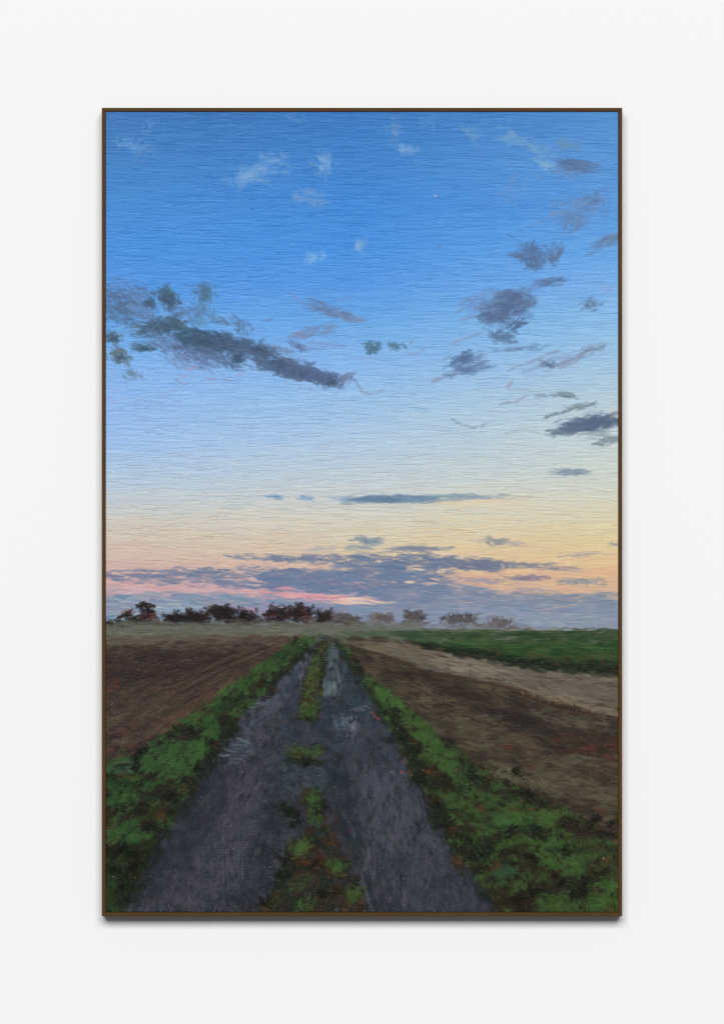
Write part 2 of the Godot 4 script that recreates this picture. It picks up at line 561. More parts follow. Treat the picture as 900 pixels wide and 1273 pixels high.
	puff(176, 362, 18, 10, 30, 30, 13, 3, 30, 25, dusk, 0.42)
	puff(208, 371, 14, 11, 50, 64, 11, 4.5, 50, 26, sage, 0.6)
	puff(188, 376, 7, 8, 60, 26, 9, 3.5, 60, 20, sage, 0.55)
	puff(255, 364, 13, 11, 30, 56, 11, 3.5, 40, 40, [rgb(78, 113, 146), rgb(82, 111, 130)], 0.52)
	puff(250, 388, 16, 14, 80, 50, 12, 3.5, 70, 30, [rgb(98, 137, 174), rgb(92, 129, 162)], 0.46)
	stroke(226, 353, 246, 357, 0.5, 1.6, rgb(88, 113, 142), 0.6)
	puff(200, 406, 30, 9, -14, 110, 16, 4.5, -14, 20, [rgb(72, 101, 122), rgb(78, 107, 130), rgb(84, 109, 128)], 0.6)
	puff(222, 404, 12, 7, 10, 34, 11, 4, 20, 22, sage, 0.58)
	puff(141, 420, 11, 7, 0, 38, 10, 4, 0, 30, [rgb(80, 107, 128), rgb(86, 111, 124)], 0.58)
	puff(150, 443, 14, 8, 25, 48, 11, 4.5, 25, 22, [rgb(88, 113, 130), rgb(94, 117, 126)], 0.6)
	puff(179, 432, 14, 5, 5, 38, 11, 3, 5, 16, sage, 0.58)
	puff(166, 466, 13, 6, 10, 26, 10, 3, 30, 40, [rgb(104, 135, 158), rgb(112, 133, 152)], 0.5)
	puff(214, 428, 36, 10, 18, 70, 16, 3.5, 20, 14, violet + dusk, 0.46)
	puff(252, 424, 30, 13, 8, 150, 15, 4.5, 10, 24, [rgb(64, 93, 116), rgb(70, 99, 120), rgb(58, 87, 112)], 0.62)
	puff(290, 428, 28, 8, 12, 100, 15, 4.5, 12, 18, [rgb(68, 95, 118), rgb(74, 99, 122)], 0.6)
	puff(268, 446, 30, 9, 18, 60, 15, 4, 18, 16, dusk, 0.52)
	puff(228, 448, 26, 9, 24, 40, 14, 3, 26, 14, [rgb(118, 143, 178), rgb(104, 127, 162)], 0.46)
	puff(296, 445, 8, 10, 70, 36, 10, 3.5, 60, 24, sage, 0.6)
	puff(322, 437, 22, 8, 14, 80, 14, 4, 14, 18, [rgb(74, 99, 120), rgb(82, 105, 132)], 0.58)
	puff(280, 400, 16, 6, 0, 30, 12, 3, 20, 30, dusk + violet, 0.46)
	puff(302, 408, 10, 8, 30, 32, 9, 3, 50, 35, dusk, 0.52)
	puff(345, 434, 22, 5, 12, 24, 13, 3, 12, 14, [rgb(110, 133, 168)], 0.46)
	puff(312, 452, 10, 6, 45, 14, 10, 2.5, 45, 16, [rgb(156, 196, 238)], 0.6)
	puff(350, 455, 34, 12, 14, 150, 17, 4, 14, 13, [rgb(80, 99, 132), rgb(88, 107, 138), rgb(74, 95, 124)], 0.6)
	puff(382, 465, 30, 9, 12, 100, 16, 3.5, 12, 13, [rgb(84, 105, 138), rgb(94, 111, 142)], 0.58)
	puff(410, 472, 15, 7, 10, 50, 11, 3, 20, 30, [rgb(76, 101, 132), rgb(84, 105, 136)], 0.6)
	puff(372, 431, 11, 4, 30, 22, 11, 3, 32, 12, [rgb(94, 113, 150)], 0.6)
	curve([[408, 480], [424, 470], [438, 464]], 3, rgb(104, 117, 150), 0.6)
	curve([[440, 472], [450, 488], [462, 490], [478, 484]], 3.4, rgb(134, 147, 180), 0.62)
	for p in [[374, 481], [386, 483], [402, 484], [432, 476], [322, 448], [356, 476]]:
		dab(p[0], p[1], 8, 2, 75 + rng.randfn() * 20, rgb(150, 147, 174), 0.6)
	puff(175, 392, 44, 22, 14, 90, 17, 4, 16, 22, [rgb(92, 120, 160), rgb(104, 134, 178), rgb(84, 110, 146)], 0.42)
	puff(146, 368, 18, 10, 20, 40, 13, 4, 20, 25, [rgb(90, 112, 148), rgb(80, 106, 146)], 0.46)
	puff(232, 388, 26, 10, 10, 46, 14, 3.6, 16, 25, [rgb(100, 132, 174), rgb(88, 116, 156)], 0.4)
	puff(236, 440, 44, 12, 20, 90, 16, 3.6, 20, 18, [rgb(96, 116, 156), rgb(86, 106, 146), rgb(112, 134, 176)], 0.46)
	puff(300, 432, 40, 12, 12, 90, 15, 4, 14, 20, [rgb(76, 98, 132), rgb(84, 106, 142), rgb(70, 92, 124)], 0.52)
	puff(392, 468, 34, 9, 12, 60, 15, 3.4, 12, 18, [rgb(88, 104, 142), rgb(78, 98, 134)], 0.52)
	puff(428, 472, 14, 6, -20, 26, 10, 3, -20, 30, [rgb(96, 112, 150), rgb(112, 122, 158)], 0.5)
	puff(212, 372, 13, 10, 50, 30, 10, 4, 50, 30, [rgb(68, 94, 122)], 0.5)
	puff(196, 404, 30, 8, -14, 40, 13, 4, -14, 24, [rgb(66, 92, 120), rgb(74, 100, 128)], 0.52)
	puff(256, 422, 34, 10, 8, 60, 12, 4, 12, 30, [rgb(60, 86, 112), rgb(66, 92, 118)], 0.52)
	puff(630, 385, 30, 20, -16, 110, 16, 4.4, -14, 20, [rgb(88, 108, 148), rgb(98, 118, 156), rgb(82, 102, 142)], 0.46)
	puff(600, 378, 24, 12, -24, 40, 18, 2.4, -24, 12, [rgb(112, 140, 188), rgb(120, 142, 184)], 0.4)
	puff(580, 452, 24, 11, -14, 60, 14, 3.4, -16, 18, [rgb(92, 116, 158), rgb(100, 124, 166)], 0.46)
	puff(668, 318, 28, 14, 0, 70, 12, 3.8, 20, 50, [rgb(88, 112, 154), rgb(96, 120, 162)], 0.44)
	puff(716, 208, 28, 9, 4, 60, 14, 3.2, 6, 16, [rgb(88, 114, 158), rgb(100, 128, 172)], 0.42)
	puff(724, 262, 34, 18, -20, 90, 15, 3.4, -20, 18, [rgb(104, 136, 184), rgb(96, 126, 174), rgb(118, 148, 194)], 0.36)
	puff(700, 450, 44, 10, -12, 60, 15, 2.6, -14, 14, [rgb(132, 150, 182), rgb(146, 160, 188)], 0.36)
	puff(735, 524, 38, 10, -8, 70, 16, 3.6, -9, 14, [rgb(98, 112, 138), rgb(86, 102, 134)], 0.5)
	# rose edges
	for p in [[236, 458, 16, -20], [228, 466, 18, 4], [244, 455, 10, -25], [262, 470, 16, 6], [285, 472, 18, 8], [300, 466, 14, 0], [222, 474, 12, 40], [232, 478, 12, -20]]:
		dab(p[0], p[1], p[2], 2.2, p[3], rgb(158, 148, 184), 0.7)
	dab(240, 460, 13, 2, -18, rgb(186, 140, 166), 0.55)
	for k in 46:
		dab(rng.randf_range(136, 222), 500 + rng.randfn() * 10, rng.randf_range(8, 22), 1.8, rng.randfn() * 14, any([rgb(146, 166, 214), rgb(158, 164, 206), rgb(138, 164, 214)]), 0.42)
	# mauve wisps in the middle
	curve([[362, 364], [376, 376], [392, 384]], 2.6, rgb(120, 142, 196), 0.55)
	puff(398, 381, 20, 7, 12, 48, 13, 3, 14, 18, [rgb(96, 129, 172), rgb(106, 135, 178)], 0.64)
	puff(420, 390, 20, 5, 12, 40, 13, 3, 14, 14, [rgb(92, 117, 160), rgb(112, 133, 172)], 0.64)
	puff(440, 397, 14, 4, 5, 22, 12, 2.5, 2, 14, [rgb(120, 137, 174)], 0.64)
	curve([[420, 374], [432, 370], [442, 368]], 2, rgb(120, 144, 200), 0.5)
	dab(409, 363, 18, 2, 2, rgb(110, 136, 196), 0.5)
	puff(388, 413, 26, 6, -12, 56, 14, 2.8, -12, 14, [rgb(110, 139, 180), rgb(124, 143, 178)], 0.64)
	puff(404, 430, 26, 6, 4, 32, 14, 2.2, 4, 14, [rgb(118, 152, 208), rgb(128, 150, 200)], 0.60)
	dab(334, 397, 16, 3, -8, rgb(106, 129, 172), 0.6)
	puff(464, 432, 9, 7, 0, 38, 8, 3.5, 20, 40, [rgb(76, 113, 138), rgb(84, 121, 142)], 0.76)
	puff(488, 430, 7, 5, 20, 20, 7, 3, 30, 30, [rgb(88, 125, 148)], 0.74)
	curve([[494, 430], [501, 427], [506, 433]], 3.6, rgb(86, 119, 150), 0.65)
	curve([[510, 428], [512, 420]], 2, rgb(140, 151, 180), 0.6)
	curve([[506, 437], [522, 440], [530, 430]], 2.6, rgb(150, 156, 196), 0.6)
	curve([[432, 440], [450, 446], [470, 446]], 1.8, rgb(150, 166, 212), 0.5)
	dab(544, 473, 18, 5, -18, rgb(146, 153, 180), 0.65)


func paint_low_clouds() -> void:
	# thin bars in the pale sky
	puff(708, 587, 22, 4, 0, 46, 16, 2.5, 0, 5, [rgb(132, 150, 166), rgb(112, 130, 152)], 0.5)
	puff(500, 620, 62, 4, -1, 130, 24, 3.2, -1, 4, [rgb(116, 144, 166), rgb(106, 134, 160)], 0.52)
	puff(472, 621, 26, 4, 2, 50, 18, 3, 2, 7, [rgb(94, 122, 152), rgb(108, 132, 158)], 0.55)
	puff(588, 618, 46, 2.6, -1, 50, 22, 2.2, -1, 4, [rgb(144, 160, 172), rgb(132, 150, 166)], 0.5)
	puff(424, 620, 12, 3, 2, 16, 11, 2.5, 2, 8, [rgb(142, 166, 196)], 0.5)
	puff(380, 619, 9, 3, 4, 20, 9, 2.5, 4, 8, [rgb(122, 156, 196)], 0.6)
	puff(340, 618, 10, 3, 4, 16, 9, 2.2, 4, 12, [rgb(104, 140, 182), rgb(140, 164, 200)], 0.6)
	for k in 60:
		dab(rng.randf_range(540, 660), 627 + rng.randfn() * 4, rng.randf_range(20, 50), 1.8, -2, rgb(226, 206, 172), 0.3)
	for k in 260:  # rosy drifts over the horizon on the left
		dab(rng.randf_range(120, 400), 690 + rng.randfn() * 16, rng.randf_range(20, 70), 1.8, 3 + rng.randfn() * 3, any([rgb(214, 186, 176), rgb(198, 174, 178), rgb(220, 198, 176)]), 0.3)
	for k in 260:  # yellow and orange drifts on the right
		dab(rng.randf_range(520, 790), 684 + rng.randfn() * 20, rng.randf_range(20, 80), 1.8, -1 + rng.randfn() * 3, any([rgb(226, 204, 156), rgb(230, 206, 164), rgb(222, 190, 152)]), 0.3)
	var mauve := [rgb(112, 128, 156), rgb(104, 124, 156), rgb(120, 130, 156), rgb(126, 126, 152)]
	var blue := [rgb(112, 138, 164), rgb(122, 148, 170), rgb(104, 132, 160)]
	# left bank
	scrub([[128, 711], [210, 709], [260, 711], [330, 706], [420, 712], [420, 734], [330, 734], [240, 727], [128, 722]], 3.4, 26, 3, 3, 4, mauve, 0.72, 0.03, 0.0)
	scrub([[205, 708], [260, 706], [300, 711], [240, 714]], 2.2, 18, 3, 4, 6, [rgb(98, 118, 148)], 0.6)
	puff(312, 706, 20, 4, 0, 40, 14, 3, -4, 9, [rgb(104, 124, 156)], 0.6)
	# rose band under it
	scrub([[128, 722], [220, 728], [330, 733], [420, 739], [430, 744], [330, 742], [200, 736], [128, 730]], 3.0, 26, 2.4, 3, 3, [rgb(204, 170, 172), rgb(222, 184, 176), rgb(214, 164, 166), rgb(226, 176, 172)], 0.55)
	scrub([[128, 730], [200, 738], [128, 742]], 2.0, 24, 2.4, 3, 3, [rgb(200, 180, 186), rgb(160, 166, 174)], 0.5)
	# lower blue bank, left
	scrub([[128, 742], [200, 737], [260, 738], [330, 742], [410, 752], [470, 752], [500, 790], [128, 790]], 3.4, 24, 2.8, 3, 5, blue + [rgb(136, 146, 164)], 0.6)
	for k in 60:
		dab(rng.randf_range(132, 260), rng.randf_range(742, 772), rng.randf_range(14, 44), 1.6, 4 + rng.randfn() * 5, any([rgb(176, 186, 180), rgb(192, 186, 190), rgb(150, 178, 196)]), 0.5)
	puff(300, 757, 44, 5, 0, 50, 18, 2.6, 2, 6, [rgb(176, 140, 168), rgb(164, 142, 174), rgb(190, 146, 168)], 0.5)
	puff(400, 760, 40, 7, 2, 60, 18, 2.6, 2, 8, [rgb(132, 132, 158), rgb(146, 138, 160)], 0.5)
	# main bank in the middle
	scrub([[292, 690], [350, 690], [440, 690], [500, 687], [560, 691], [600, 694], [640, 704], [620, 712], [560, 708], [480, 712], [440, 704], [350, 697], [292, 693]], 4.2, 24, 3, 2, 5, [rgb(104, 122, 152), rgb(96, 116, 150), rgb(110, 122, 148)], 0.62, 0.03, 0.1)
	scrub([[330, 712], [420, 702], [500, 704], [560, 712], [560, 742], [500, 756], [430, 738], [330, 734]], 5.0, 26, 3.4, 3, 6, [rgb(106, 126, 156), rgb(114, 130, 158), rgb(120, 124, 150), rgb(100, 122, 156)], 0.75)
	scrub([[470, 736], [560, 726], [640, 732], [700, 738], [775, 735], [775, 786], [470, 786]], 3.4, 26, 3, 1, 5, [rgb(124, 142, 166), rgb(116, 136, 162), rgb(134, 148, 166), rgb(130, 138, 162)], 0.58)
	scrub([[540, 730], [640, 736], [770, 742], [770, 756], [540, 756]], 1.2, 24, 3, 1, 4, [rgb(114, 130, 156), rgb(120, 132, 154)], 0.5)
	scrub([[560, 764], [770, 762], [770, 786], [560, 786]], 1.5, 24, 2.2, -1, 4, [rgb(150, 160, 166), rgb(160, 168, 170), rgb(146, 164, 164)], 0.48)
	scrub([[430, 756], [560, 756], [560, 784], [430, 784]], 1.0, 18, 2.4, 2, 6, [rgb(138, 146, 166), rgb(146, 154, 172)], 0.45)
	# peach gap between the two middle banks
	scrub([[292, 696], [360, 698], [420, 701], [436, 704], [400, 708], [340, 707], [300, 712], [270, 706]], 2.4, 20, 2.4, 1, 4, [rgb(220, 184, 168), rgb(226, 192, 166)], 0.6)
	# rose and cream streaks
	scrub([[328, 731], [362, 731], [364, 737], [400, 740], [440, 742], [480, 747], [420, 749], [370, 744], [328, 741]], 3.0, 20, 2.2, 4, 3, [rgb(222, 158, 166), rgb(212, 146, 160), rgb(230, 176, 172)], 0.66)
	for k in 16:
		dab(rng.randf_range(420, 480), 747.5 + rng.randfn() * 1.1, rng.randf_range(20, 42), 1.8, 1, any([rgb(240, 206, 178), rgb(244, 216, 190)]), 0.6)
	for k in 14:
		dab(rng.randf_range(480, 530), rng.randf_range(736, 754), rng.randf_range(8, 18), 1.6, 88, rgb(148, 140, 164), 0.35)
	# small scraps over the main bank
	puff(455, 672, 17, 4, 3, 40, 13, 3, 3, 8, [rgb(112, 136, 164), rgb(130, 144, 160)], 0.55)
	puff(448, 681, 20, 3, 0, 28, 13, 2.4, 0, 6, [rgb(140, 152, 164)], 0.5)
	puff(395, 682, 26, 3, -2, 24, 14, 2.4, -2, 6, [rgb(184, 178, 176), rgb(164, 166, 178)], 0.45)
	puff(520, 682, 38, 3, -2, 60, 17, 2.6, -2, 6, [rgb(118, 128, 152), rgb(132, 138, 154)], 0.56)
	puff(616, 673, 12, 4, 5, 30, 10, 3, 8, 14, [rgb(134, 138, 148)], 0.55)
	puff(640, 676, 16, 3, 2, 18, 12, 2, 2, 8, [rgb(166, 160, 168)], 0.5)
	puff(600, 672, 14, 2, 0, 12, 10, 2, -4, 8, [rgb(180, 172, 166)], 0.45)
	# lights in the bank
	for p in [[515, 706, 20], [520, 708, 16], [510, 724, 18], [535, 725, 22], [548, 711, 18], [556, 690, 20], [575, 692, 22], [590, 688, 18], [545, 687, 22], [625, 705, 22]]:
		for k in 5:
			dab(p[0] + rng.randfn() * 3, p[1] + rng.randfn() * 1.2, p[2] * rng.randf_range(0.5, 1.0), 2.2, rng.randfn() * 6, any([rgb(228, 198, 176), rgb(224, 190, 172), rgb(232, 210, 178)]), 0.55)
	# right side: orange streaks and slate bars
	scrub([[556, 711], [640, 712], [775, 704], [775, 735], [700, 738], [630, 733], [560, 722]], 3.0, 28, 2.4, 1, 4, [rgb(224, 182, 148), rgb(230, 190, 146), rgb(218, 174, 148), rgb(212, 178, 158)], 0.58)
	puff(596, 702, 38, 6, 2, 110, 18, 3, 2, 7, [rgb(104, 116, 144), rgb(112, 122, 146), rgb(124, 122, 142)], 0.6)
	puff(655, 703, 42, 3, 2, 50, 18, 2.4, 2, 6, [rgb(134, 134, 146), rgb(124, 130, 148)], 0.55)
	puff(690, 707, 42, 2.4, 1, 34, 20, 2, 1, 4, [rgb(132, 130, 144)], 0.55)
	puff(655, 718, 26, 3, 0, 52, 15, 2.4, 0, 7, [rgb(138, 124, 150), rgb(126, 122, 142)], 0.6)
	puff(600, 722, 30, 4, 6, 40, 16, 2.4, 5, 7, [rgb(148, 144, 162), rgb(164, 150, 158)], 0.5)
	puff(722, 723, 28, 4, 0, 46, 13, 2.8, 0, 7, [rgb(136, 144, 150), rgb(150, 150, 160)], 0.55)
	for k in 26:
		dab(rng.randf_range(700, 742), 723 + rng.randfn(), 7, 1.4, 90, any([rgb(112, 134, 150), rgb(170, 168, 164)]), 0.5)
	puff(725, 690, 34, 2.6, -3, 30, 17, 2, -3, 6, [rgb(170, 164, 164), rgb(160, 156, 164)], 0.45)
	puff(764, 676, 8, 3, 0, 12, 9, 2.2, 0, 10, [rgb(150, 146, 154)], 0.5)
	for k in 22:
		dab(rng.randf_range(600, 770), 711 + rng.randfn() * 1.5, rng.randf_range(24, 50), 1.5, -1, rgb(238, 190, 158), 0.55)
	for p in [[582, 690], [588, 688], [575, 692], [625, 704], [634, 706], [690, 696], [705, 700], [745, 680]]:
		dab(p[0], p[1], 8, 6, 85 + rng.randfn() * 10, rgb(238, 216, 180), 0.5, 0.04, 0.4)


func paint_washes() -> void:
	fill([[120, 776], [450, 777], [560, 782], [780, 785], [780, 1150], [120, 1150]], rgb(64, 54, 46), rgb(50, 42, 40))
	fill([[120, 776], [450, 777], [560, 782], [780, 785], [780, 794], [120, 794]], rgb(100, 102, 90), rgb(84, 90, 78))
	fill([[490, 786], [780, 784], [780, 828], [640, 820], [560, 808], [505, 798]], rgb(44, 74, 40), rgb(38, 62, 38))
	fill([[428, 795], [500, 800], [570, 815], [660, 829], [780, 842], [780, 894], [700, 872], [620, 850], [545, 836], [480, 815]], rgb(112, 104, 92), rgb(96, 90, 82))
	fill([[400, 792], [415, 793], [440, 830], [474, 888], [505, 940], [535, 1000], [565, 1060], [600, 1105], [630, 1150], [140, 1150], [170, 1095], [205, 1030], [245, 960], [295, 895], [350, 838]], rgb(54, 56, 68), rgb(42, 45, 55))
	fill([[400, 790], [392, 800], [352, 838], [296, 896], [248, 962], [208, 1034], [172, 1094], [150, 1150], [120, 1150], [120, 946], [164, 940], [216, 904], [290, 856], [368, 794]], rgb(30, 38, 28), rgb(48, 40, 30))
	fill([[412, 792], [424, 796], [452, 832], [500, 872], [556, 922], [606, 958], [680, 994], [730, 1020], [780, 1060], [780, 1150], [630, 1150], [594, 1098], [562, 1050], [534, 990], [500, 930], [470, 882], [440, 830]], rgb(34, 42, 30), rgb(50, 42, 30))
	fill([[400, 796], [410, 796], [402, 868], [394, 892], [374, 892], [384, 828]], rgb(50, 52, 32), rgb(44, 36, 26))
	fill([[378, 990], [392, 978], [404, 1014], [446, 1090], [460, 1150], [320, 1150], [338, 1108], [358, 1050], [382, 1030]], rgb(38, 40, 26), rgb(46, 36, 26))


func paint_far_fields() -> void:
	# misty far grass, straight under the trees
	scrub([[128, 777], [300, 776], [450, 778], [560, 783], [775, 784], [775, 800], [128, 800]], 3.2, 20, 2.6, 0, 5, [rgb(104, 108, 96), rgb(96, 100, 88), rgb(112, 114, 102)], 0.62)
	scrub([[380, 781], [520, 782], [560, 788], [520, 797], [400, 793]], 2.6, 18, 2.6, 1, 5, [rgb(80, 94, 78), rgb(72, 90, 72), rgb(92, 102, 86)], 0.6)


func paint_trees() -> void:
	var dark := [rgb(34, 28, 28), rgb(28, 26, 28), rgb(42, 32, 30)]
	var red := [rgb(70, 34, 34), rgb(84, 40, 40), rgb(58, 36, 34)]
	var mist := [rgb(98, 92, 94), rgb(84, 78, 80), rgb(112, 106, 106)]
	# the wind-torn one at the left
	puff(136, 776, 9, 4, -20, 22, 8, 2.4, -30, 40, dark, 0.75)
	puff(168, 771, 24, 6, -8, 80, 11, 3.4, -8, 22, dark, 0.75)
	puff(158, 764, 12, 3, -25, 22, 9, 2.6, -25, 16, dark, 0.75)
	puff(183, 759, 11, 5, 10, 40, 9, 3, 8, 24, dark, 0.78)
	puff(184, 752, 10, 2.4, 10, 20, 9, 2.4, 10, 10, dark, 0.8)
	puff(189, 767, 8, 7, 0, 26, 9, 3, 30, 40, dark + red, 0.7)
	for p in [[163, 759, -30], [190, 766, -5], [190, 763, 0], [176, 766, 40], [155, 761, -20]]:
		dab(p[0], p[1], 9, 2.6, p[2], rgb(120, 56, 58), 0.7)
	# the row going right
	puff(209, 770, 8, 7, 60, 22, 8, 2.4, 60, 30, [rgb(86, 92, 104), rgb(70, 72, 82)], 0.6)
	puff(221, 770, 14, 6, -4, 60, 9, 3.2, -5, 26, dark, 0.75)
	puff(246, 768, 15, 7, 6, 80, 9, 3.2, 4, 30, dark, 0.78)
	puff(277, 764, 16, 8, 12, 90, 11, 3.6, 10, 24, dark, 0.8)
	stroke(272, 754, 292, 760, -1, 4, rgb(30, 26, 28), 0.8)
	puff(306, 768, 12, 7, 8, 60, 9, 3.2, 8, 30, dark, 0.76)
	puff(293, 771, 16, 4, 0, 40, 10, 3, 0, 16, dark, 0.7)
	puff(325, 770, 12, 4, 0, 26, 9, 3, 0, 20, [rgb(70, 60, 64)], 0.6)
	puff(345, 764, 16, 8, -4, 90, 9, 3.2, -10, 36, dark + red, 0.74)
	puff(371, 763, 15, 9, 14, 100, 9, 3.2, 25, 36, dark + red, 0.74)
	puff(381, 769, 9, 6, 60, 34, 8, 2.8, 60, 26, red + [rgb(96, 46, 46)], 0.6)
	puff(402, 768, 10, 6, 0, 44, 8, 3, 10, 36, [rgb(52, 46, 48), rgb(60, 50, 50)], 0.7)
	puff(430, 770, 18, 5.5, 6, 70, 10, 3, 8, 22, [rgb(74, 62, 62), rgb(64, 56, 56), rgb(84, 70, 66)], 0.66)
	puff(473, 768, 13, 6, 0, 56, 9, 3, 0, 28, [rgb(104, 88, 84), rgb(92, 82, 80), rgb(112, 96, 86)], 0.6)
	puff(516, 766, 12, 6, 0, 56, 9, 3, 0, 30, [rgb(72, 64, 66), rgb(84, 76, 76), rgb(62, 58, 62)], 0.64)
	puff(520, 776, 22, 4, 0, 34, 12, 2.6, 0, 12, mist, 0.5)
	puff(571, 770, 20, 6, 2, 90, 9, 2.8, -8, 34, [rgb(78, 74, 78), rgb(90, 84, 84), rgb(66, 62, 66)], 0.6)
	for k in 12:
		dab(rng.randf_range(556, 588), 765 + rng.randfn() * 1.4, 5, 1.6, -70 + rng.randfn() * 30, rgb(46, 42, 46), 0.65)
	puff(621, 773, 13, 4.5, 0, 46, 9, 2.6, 0, 26, [rgb(106, 94, 100), rgb(92, 86, 90), rgb(118, 104, 104)], 0.58)
	puff(600, 779, 40, 3, 2, 50, 14, 2.4, 1, 8, mist, 0.5)
	for t in [[221, 771, 16, 7], [246, 769, 16, 8], [277, 766, 18, 9], [306, 769, 14, 8], [345, 766, 18, 10], [371, 765, 17, 11], [402, 769, 11, 7]]:
		puff(t[0], t[1] - 2.5, t[2], t[3] + 1.5, 0, 48, 8, 3.4, 10, 50, dark, 0.62, 0.0)
	for t in [[430, 771, 20, 7], [473, 769, 15, 8], [516, 768, 15, 9], [571, 772, 22, 9], [621, 775, 15, 6]]:
		puff(t[0], t[1], t[2], t[3], 0, 34, 9, 3.2, 0, 40, [rgb(96, 88, 90), rgb(84, 78, 80)], 0.42, 0.0)
	for k in 150:  # hedge bottoms
		dab(rng.randf_range(136, 452), 775.5 + rng.randfn() * 1.3, rng.randf_range(8, 18), 2.6, rng.randfn() * 6, any([rgb(72, 70, 66), rgb(60, 56, 54), rgb(84, 84, 78)]), 0.5)
	# ground mist drawn over their feet
	for k in 380:
		dab(rng.randf_range(128, 520), 780 + rng.randfn() * 4.0, rng.randf_range(10, 26), 2.8, rng.randfn() * 5, any([rgb(100, 102, 92), rgb(90, 94, 84), rgb(108, 108, 96)]), 0.38)
	for k in 70:
		dab(rng.randf_range(450, 660), 780 + rng.randfn() * 2.4, rng.randf_range(10, 26), 2.2, rng.randfn() * 5, any([rgb(120, 122, 124), rgb(108, 112, 112)]), 0.34)


func paint_left_field() -> void:
	var soil := [rgb(66, 52, 46), rgb(58, 45, 43), rgb(74, 58, 50), rgb(52, 42, 42)]
	# grey-green stubble strip, then ploughed soil
	scrub([[128, 783], [385, 783], [385, 800], [128, 800]], 2.6, 16, 2.6, 0, 8, [rgb(100, 100, 86), rgb(92, 92, 80), rgb(106, 104, 92)], 0.55)
	scrub([[128, 792], [260, 790], [380, 790], [330, 820], [128, 822]], 2.6, 16, 3, -2, 8, [rgb(94, 80, 68), rgb(84, 74, 64), rgb(98, 86, 74), rgb(84, 68, 60)], 0.6)
	for k in 50:
		dab(rng.randf_range(132, 220), 798 + rng.randfn() * 3, 7, 1.6, 85 + rng.randfn() * 10, any([rgb(122, 98, 80), rgb(110, 96, 82)]), 0.4)
	scrub([[128, 806], [250, 797], [372, 792], [300, 850], [210, 906], [150, 950], [128, 954]], 4.0, 20, 4, -10, 14, soil, 0.66)
	scrub([[128, 808], [250, 806], [300, 812], [250, 838], [128, 850]], 2.2, 24, 4, -3, 8, [rgb(52, 40, 40), rgb(60, 44, 44), rgb(48, 38, 40)], 0.6)
	scrub([[190, 846], [300, 812], [372, 794], [300, 846], [215, 900], [160, 920]], 2.4, 24, 4, -30, 10, [rgb(76, 62, 50), rgb(82, 64, 52), rgb(70, 58, 48), rgb(62, 54, 46)], 0.56)
	scrub([[128, 860], [180, 852], [240, 860], [210, 900], [150, 940], [128, 944]], 2.4, 15, 4.5, -20, 28, [rgb(70, 62, 52), rgb(80, 66, 56), rgb(58, 50, 44), rgb(84, 62, 54)], 0.56)
	for k in 200:  # mist thinning out over the soil
		dab(rng.randf_range(128, 380), 799 + rng.randfn() * 5.0, rng.randf_range(12, 30), 2.6, rng.randfn() * 6, any([rgb(96, 88, 76), rgb(86, 76, 66), rgb(92, 90, 78), rgb(78, 66, 58)]), 0.3)
	# furrows
	for f in [[[250, 838], [300, 818], [350, 800]], [[220, 862], [270, 838], [330, 812]], [[258, 836], [300, 822]], [[150, 850], [220, 836], [270, 820]]]:
		curve(f, 2.6, rgb(40, 34, 34), 0.6)
	curve([[240, 848], [290, 826], [330, 808]], 3, rgb(92, 74, 60), 0.5)
	# the pale strip beside the verge
	scrub([[180, 920], [215, 886], [270, 850], [300, 840], [262, 878], [222, 906]], 2.2, 22, 4, -36, 8, [rgb(98, 76, 62), rgb(88, 70, 56), rgb(92, 66, 56)], 0.55)
	for p in [[146, 852], [140, 858], [152, 908], [158, 912], [165, 928], [170, 900], [142, 930], [190, 925], [148, 846]]:
		puff(p[0], p[1], 6, 4, -20, 6, 9, 3, -25, 25, [rgb(94, 54, 44), rgb(86, 56, 46)], 0.4)
	for p in [[140, 895], [136, 902], [150, 890], [200, 880], [183, 888], [150, 936], [150, 922]]:
		puff(p[0], p[1], 10, 4, -15, 8, 10, 3, -15, 30, [rgb(98, 88, 70), rgb(88, 82, 66)], 0.5)
	puff(150, 932, 10, 5, 0, 14, 9, 4, -20, 40, [rgb(36, 38, 32)], 0.6)


